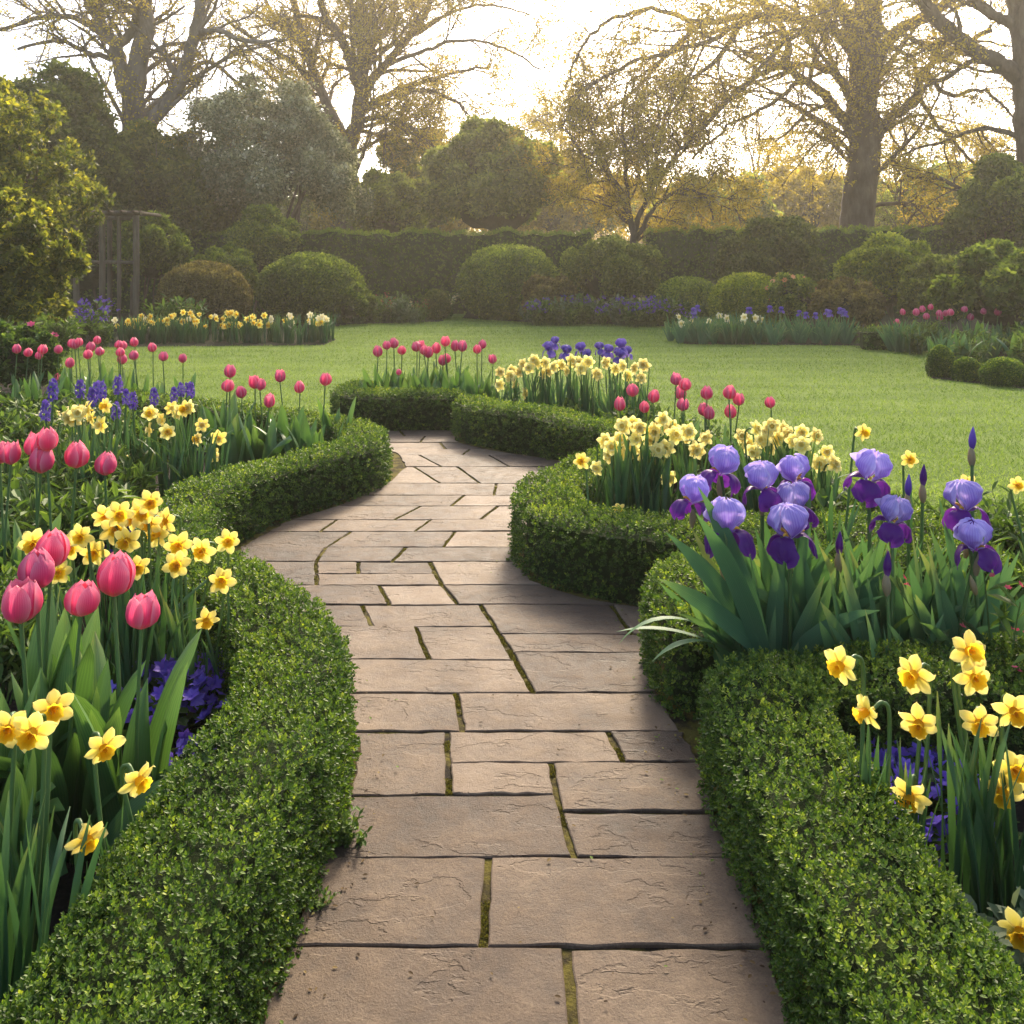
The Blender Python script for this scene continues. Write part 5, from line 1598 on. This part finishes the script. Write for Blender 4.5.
# ------------------------------------------------------------------ leafy perennials, violas and other low plants
def perennial_mesh(seed, stems, leaf, mats, droop_=1.0, per=9, tmpl=LONG6, fl=0, fs=1.0):
    """One unit tall."""
    r = np.random.RandomState(seed)
    g = Geo()
    for s_ in range(stems):
        yaw = r.uniform(0, 6.28)
        ln = r.uniform(.6, 1.1)
        P = arch((r.normal(0, .10), r.normal(0, .10), 0), yaw, ln, r.uniform(.05, .45), r.uniform(.5, 1.3) * droop_, 8)
        tube(g, P, np.linspace(.010, .004, 8), 4, 0, .4)
        f = r.uniform(1.5, 6.99, per)
        i = f.astype(int)
        p = P[i] + (P[i + 1] - P[i]) * (f - i)[:, None]
        T = nrm(P[i + 1] - P[i])
        ax = nrm(T * .55 + r.normal(0, .75, (per, 3)) + np.array([0, 0, .15]))
        scatter(g, tmpl[0], tmpl[1], p, frames(ax, (0, 0, 1.0)), leaf * r.uniform(.6, 1.25, per), 0, np.clip(.45 + r.normal(0, .16, per) + .25 * (p[:, 2] - .4), 0, 1))
        if fl:
            k = fl
            pf = P[-1] + r.normal(0, .04, (k, 3)) + np.array([0, 0, .03])
            scatter(g, WHORL[0], WHORL[1], pf, frames(nrm(r.normal(0, .6, (k, 3)) + np.array([0, -.5, .8]))), fs * r.uniform(.035, .055, k), 1, r.uniform(.1, 1, k))
    return g.mesh("perennial", mats, smooth=False)
V_PER = [perennial_mesh(i, 26, .30, [M_HERB], 1.0, 9) for i in range(3)] + [perennial_mesh(i + 5, 30, .17, [M_HERB], .8, 12, LEAF6) for i in range(3)]
V_PERB = [perennial_mesh(i + 50, 24, .2, [M_HERB, M_VIOLET], .7, 9, LEAF6, 6) for i in range(2)]
V_PERW = [perennial_mesh(i + 60, 24, .2, [M_HERB, M_CREAM], .7, 9, LEAF6, 3) for i in range(2)]
V_PERP = [perennial_mesh(i + 70, 14, .2, [M_HERB, M_RED], .5, 10, LONG6, 3, .5) for i in range(2)]
V_PERG = [perennial_mesh(i + 80, 26, .2, [M_SAGE], .8, 10, LEAF6) for i in range(2)]
def viola_mesh(seed):
    r = np.random.RandomState(seed)
    g = Geo()
    n = 90
    a, q = r.uniform(0, 6.28, n), .8 * np.sqrt(r.uniform(0, 1, n))
    p = np.stack([q * np.cos(a), q * np.sin(a), .55 * (1 - q ** 2) * r.uniform(.5, 1, n) + .03], 1)
    scatter(g, LEAF6[0], LEAF6[1], p, frames(nrm(np.stack([np.cos(a), np.sin(a), r.uniform(0, 1.2, n)], 1)), (0, 0, 1.0)), r.uniform(.22, .38, n), 0, r.uniform(.1, .6, n))
    n = 46
    a, q = r.uniform(0, 6.28, n), np.sqrt(r.uniform(0, 1, n)) * .95
    p = np.stack([q * np.cos(a), q * np.sin(a), .62 * (1 - q ** 2 * .8) + r.uniform(.05, .22, n)], 1)
    scatter(g, WHORL[0], WHORL[1], p, frames(nrm(r.normal(0, .5, (n, 3)) + np.array([0, -.9, .7]))), r.uniform(.11, .16, n), 1, r.uniform(0, .9, n))
    return g.mesh("viola", [M_HERB, M_VIOLA], smooth=False)
V_VIO = [viola_mesh(i) for i in range(3)]

def plant(name, data, X_, Y_, s_, label, cat, group, z=0.0, rot=None):
    o = link(name, data)
    o.location = (X_, Y_, z)
    o.rotation_euler = (0, 0, rnd(0, 6.28) if rot is None else rot)
    o.scale = (s_, s_, s_)
    return tag(o, label, cat, group)

for (x, y, d, s_) in ((160, 690, 3.05, .16), (185, 672, 3.1, .15), (203, 668, 3.15, .13), (212, 655, 3.2, .13), (178, 655, 3.25, .14), (195, 715, 2.75, .09)):
    H = W(x, y, d)
    plant("viola", random.choice(V_VIO), H[0], d, s_ * 1.75, "low mound of violet blooms on the soil inside the near left hedge", "viola", "violas inside the near left hedge")
for (x, d, s_) in ((120, 5.1, .24), (140, 5.2, .25), (160, 5.15, .25), (172, 5.2, .22), (132, 4.9, .22), (188, 5.6, .2), (110, 5.0, .2)):
    H = W(x, 480, d)
    plant("viola", random.choice(V_VIO), H[0], d, s_, "low mound of violet blooms behind the daffodils, beside the left hedge's bend", "viola", "violas beside the left hedge's bend")
for (x, d, s_) in ((884, 2.52, .15), (902, 2.56, .16), (921, 2.58, .15), (892, 2.42, .12), (940, 2.6, .14)):
    H = W(x, 480, d)
    plant("viola", random.choice(V_VIO), H[0], d, s_ * 1.5, "low mound of violet blooms in the corner of the near right hedge", "viola", "violas in the near right hedge's corner")
# left bed filling: leafy perennials
r = np.random.RandomState(3)
cnt = 0
tries = 0
while cnt < 95 and tries < 4000:
    tries += 1
    Y_ = r.uniform(3.3, 9.2)
    lim = np.interp(Y_, [3, 3.5, 4.2, 5.2, 6, 7, 8, 9.2], [-1.05, -1.45, -2.0, -2.2, -2.5, -2.7, -3.0, -4.6])
    X_ = r.uniform(-.66 * Y_, lim)
    px = 512 + X_ * FPX / Y_
    # keep the drifts of named flowers clear
    if Y_ > 5.3 and Y_ < 6.3 and 140 < px < 225:
        continue
    if Y_ < 3.9 and px > 125:
        continue
    h = r.uniform(.3, .44) * (1 if Y_ > 4.5 else .85)
    V = V_PER[r.randint(6)] if r.uniform() < .93 else V_PERW[r.randint(2)]
    plant("leafy_perennial", V, X_, Y_, h, "bushy green perennial with narrow arching leaves in the left bed", "perennial", "leafy perennials filling the left bed")
    cnt += 1
# right bed filling
for k in range(46):
    Y_ = r.uniform(3.3, 5.0)
    X_ = r.uniform(np.interp(Y_, [3.3, 3.8, 5], [1.55, 1.2, 1.6]), .62 * Y_)
    V = V_PER[r.randint(6)]
    plant("leafy_perennial", V, X_, Y_, r.uniform(.26, .42), "bushy green perennial behind the irises at the right edge", "perennial", "leafy perennials behind the irises")
for k in range(22):
    Y_ = r.uniform(5.0, 8.6)
    X_ = r.uniform(np.interp(Y_, [5, 6.5, 7.3, 8.6], [.8, 1.25, .9, .3]), np.interp(Y_, [5, 6, 8.6], [2.0, 1.95, 1.5]))
    plant("leafy_perennial", V_PER[r.randint(6)], X_, Y_, r.uniform(.26, .36), "bushy green perennial among the tulips and daffodils of the right bed", "perennial", "leafy perennials among the right daffodils")
H = W(1012, 640, 2.9)
plant("pink_perennial", V_PERP[0], H[0], 2.9, .55, "tall perennial with small pink flower tips at the right edge", "perennial", None)
H = W(1015, 860, 1.85)
plant("sage_plant", V_PERG[0], H[0] + .02, 1.9, .26, "low plant with grey-green oval leaves at the right edge", "plant", None)
for x, y, d, lab in ((346, 832, 2.45, "small bright green weed sprouting at the near left hedge's foot"), (318, 905, 2.2, "tiny weed at the hedge foot closer to the camera")):
    plant("weed", V_PER[4], (x - 512) * d / FPX, d, .07 if y > 900 else .12, lab, "weed", None)

# ------------------------------------------------------------------ beds beyond the lawn
G15 = "daffodils in the far left bed"
for k in range(95):
    x = r.uniform(110, 328)
    d = 18.3 + r.uniform(0, .9)
    y = r.uniform(312, 327) if x < 270 else r.uniform(314, 325)
    cream = r.uniform() < (.45 if x > 275 else .15)
    daffodil(x, y, d, "tiny daffodil in the long bank across the lawn at the left", G15, r.uniform(-.8, .8), .1, r.uniform(.06, .085), V_DAFC if cream else V_DAF, None if cream else V_TRU, .95)
for k in range(85):
    x = r.uniform(108, 328)
    o = plant("daffodil_clump", V_DLV[k % 6], (x - 512) * 18.2 / FPX, 18.1 + r.uniform(0, 1.0), r.uniform(.42, .6), "tuft of narrow leaves in the daffodil bank across the lawn", "daffodil leaves", "leaf tufts in the far left daffodil bank")
    o.scale = (o.scale[0] * 1.5, o.scale[1] * 1.5, o.scale[2])
G16 = "irises in the far right bed"
for k in range(16):
    x = r.uniform(780, 848) if k < 10 else r.uniform(690, 775)
    iris(x, r.uniform(309, 318), 18.2 + r.uniform(0, .8), "small violet iris in the far right bed across the lawn", G16, .12, .8, V_ILT, V_STAV, V_FALV, beard=False, bracts=False)
for k in range(11):
    x = r.uniform(676, 790)
    daffodil(x, r.uniform(314, 324), 18.2 + r.uniform(0, .7), "small cream daffodil in the far right bed across the lawn", "cream daffodils in the far right bed", None, .1, .085, V_DAFC, V_TRUY, .9)
for k in range(60):
    x = r.uniform(676, 850)
    plant("iris_clump", V_ILT[k % 3], (x - 512) * 18.2 / FPX, 18.1 + r.uniform(0, 1.0), r.uniform(.5, .68), "fan of sword-shaped leaves in the far right bed", "iris leaves", "leaf fans in the far right bed")
for x, y in ((897, 322), (903, 312), (916, 312), (923, 309), (931, 307), (939, 313), (940, 317), (946, 313), (951, 312), (964, 309), (970, 317), (984, 311), (998, 312), (927, 316), (992, 318)):
    tulip(x, y, 16.6 + rnd(-.3, .5), "small pink tulip in the far bed at the right edge", "pink tulips in the far right bed", V_TUL[:3], size=.14, leafy=.75)
for k in range(40):
    x = r.uniform(892, 1040)
    d = r.uniform(max(13.3, np.interp(x, [892, 925, 940], [16.4, 15.4, 13.4])), 17)
    V = (V_TLV[k % 6], V_ILT[k % 3], V_PER[k % 6], V_ILT[k % 3])[k % 4]
    plant(("tulip_clump", "iris_clump", "leafy_perennial", "iris_clump")[k % 4], V, (x - 512) * d / FPX, d, r.uniform(.45, .7),
          ("clump of broad leaves in the far bed behind the box balls", "fan of sword leaves in the far bed behind the box balls", "bushy plant in the far bed behind the box balls", "fan of sword leaves in the far bed behind the box balls")[k % 4],
          ("tulip leaves", "iris leaves", "perennial", "iris leaves")[k % 4], ("tulip leaf clumps behind the box balls", "iris leaf fans behind the box balls", "bushy plants behind the box balls", "iris leaf fans behind the box balls")[k % 4])
for k in range(56):
    x = r.uniform(528, 700)
    d = r.uniform(23.6, 25.2)
    V = (V_PER[3 + k % 3], V_PERB[k % 2], V_PERG[k % 2], V_PER[k % 3])[k % 4]
    plant("border_perennial" if k % 4 != 1 else "violet_perennial", V, (x - 512) * d / FPX, d - (.6 if x > 620 else 0), r.uniform(.45, .8), "low border plant along the far lawn edge right of the clipped dome" if k % 4 != 1 else "violet-flowered plant along the far lawn edge right of the clipped dome",
          "perennial", "low plants along the far lawn edge" if k % 4 != 1 else "violet-flowered plants along the far lawn edge")
for k in range(44):
    x = r.uniform(332, 452)
    d = r.uniform(24.2, 27)
    V = (V_PER[3 + k % 3], V_PERW[k % 2], V_PERG[k % 2], V_PERP[k % 2])[k % 4]
    if x > 425 and d < 26:
        continue
    plant("border_perennial", V, (x - 512) * d / FPX, d, r.uniform(.4, .85), "low mixed plant in the far border before the tall hedge", "perennial", "low plants before the tall hedge")
for k in range(36):
    x = r.uniform(20, 200)
    d = r.uniform(14.5, 20.5)
    V = (V_PER[3 + k % 3], V_PERB[k % 2], V_PER[k % 3])[k % 3] if 60 < x < 140 else V_PER[k % 6]
    if (17.4 < d and (x < 105 or d > 19.6)) or x < 70:
        plant("border_perennial", V, (x - 512) * d / FPX, d, r.uniform(.5, .9), "leafy plant in the shade near the pergola", "perennial", "leafy plants near the pergola")

# ------------------------------------------------------------------ haze
def haze():
    g = Geo()
    x, y0, y1, z0, z1 = 95, -12, 135, -1.0, 30
    V = [(-x, y0, z0), (x, y0, z0), (x, y1, z0), (-x, y1, z0), (-x, y0, z1), (x, y0, z1), (x, y1, z1), (-x, y1, z1)]
    g.add(V, [[0, 3, 2, 1], [4, 5, 6, 7], [0, 1, 5, 4], [1, 2, 6, 5], [2, 3, 7, 6], [3, 0, 4, 7]])
    m, nt, out = new_mat("haze_air")
    v = nt.nodes.new("ShaderNodeVolumePrincipled")
    v.inputs["Color"].default_value = (1.0, .93, .78, 1)
    v.inputs["Density"].default_value = HAZE
    v.inputs["Anisotropy"].default_value = .55
    nt.links.new(v.outputs[0], out.inputs["Volume"])
    tag(g.build("haze", m, smooth=False), "thin warm morning haze filling the garden air", "haze", kind="stuff")
if HAZE:
    haze()
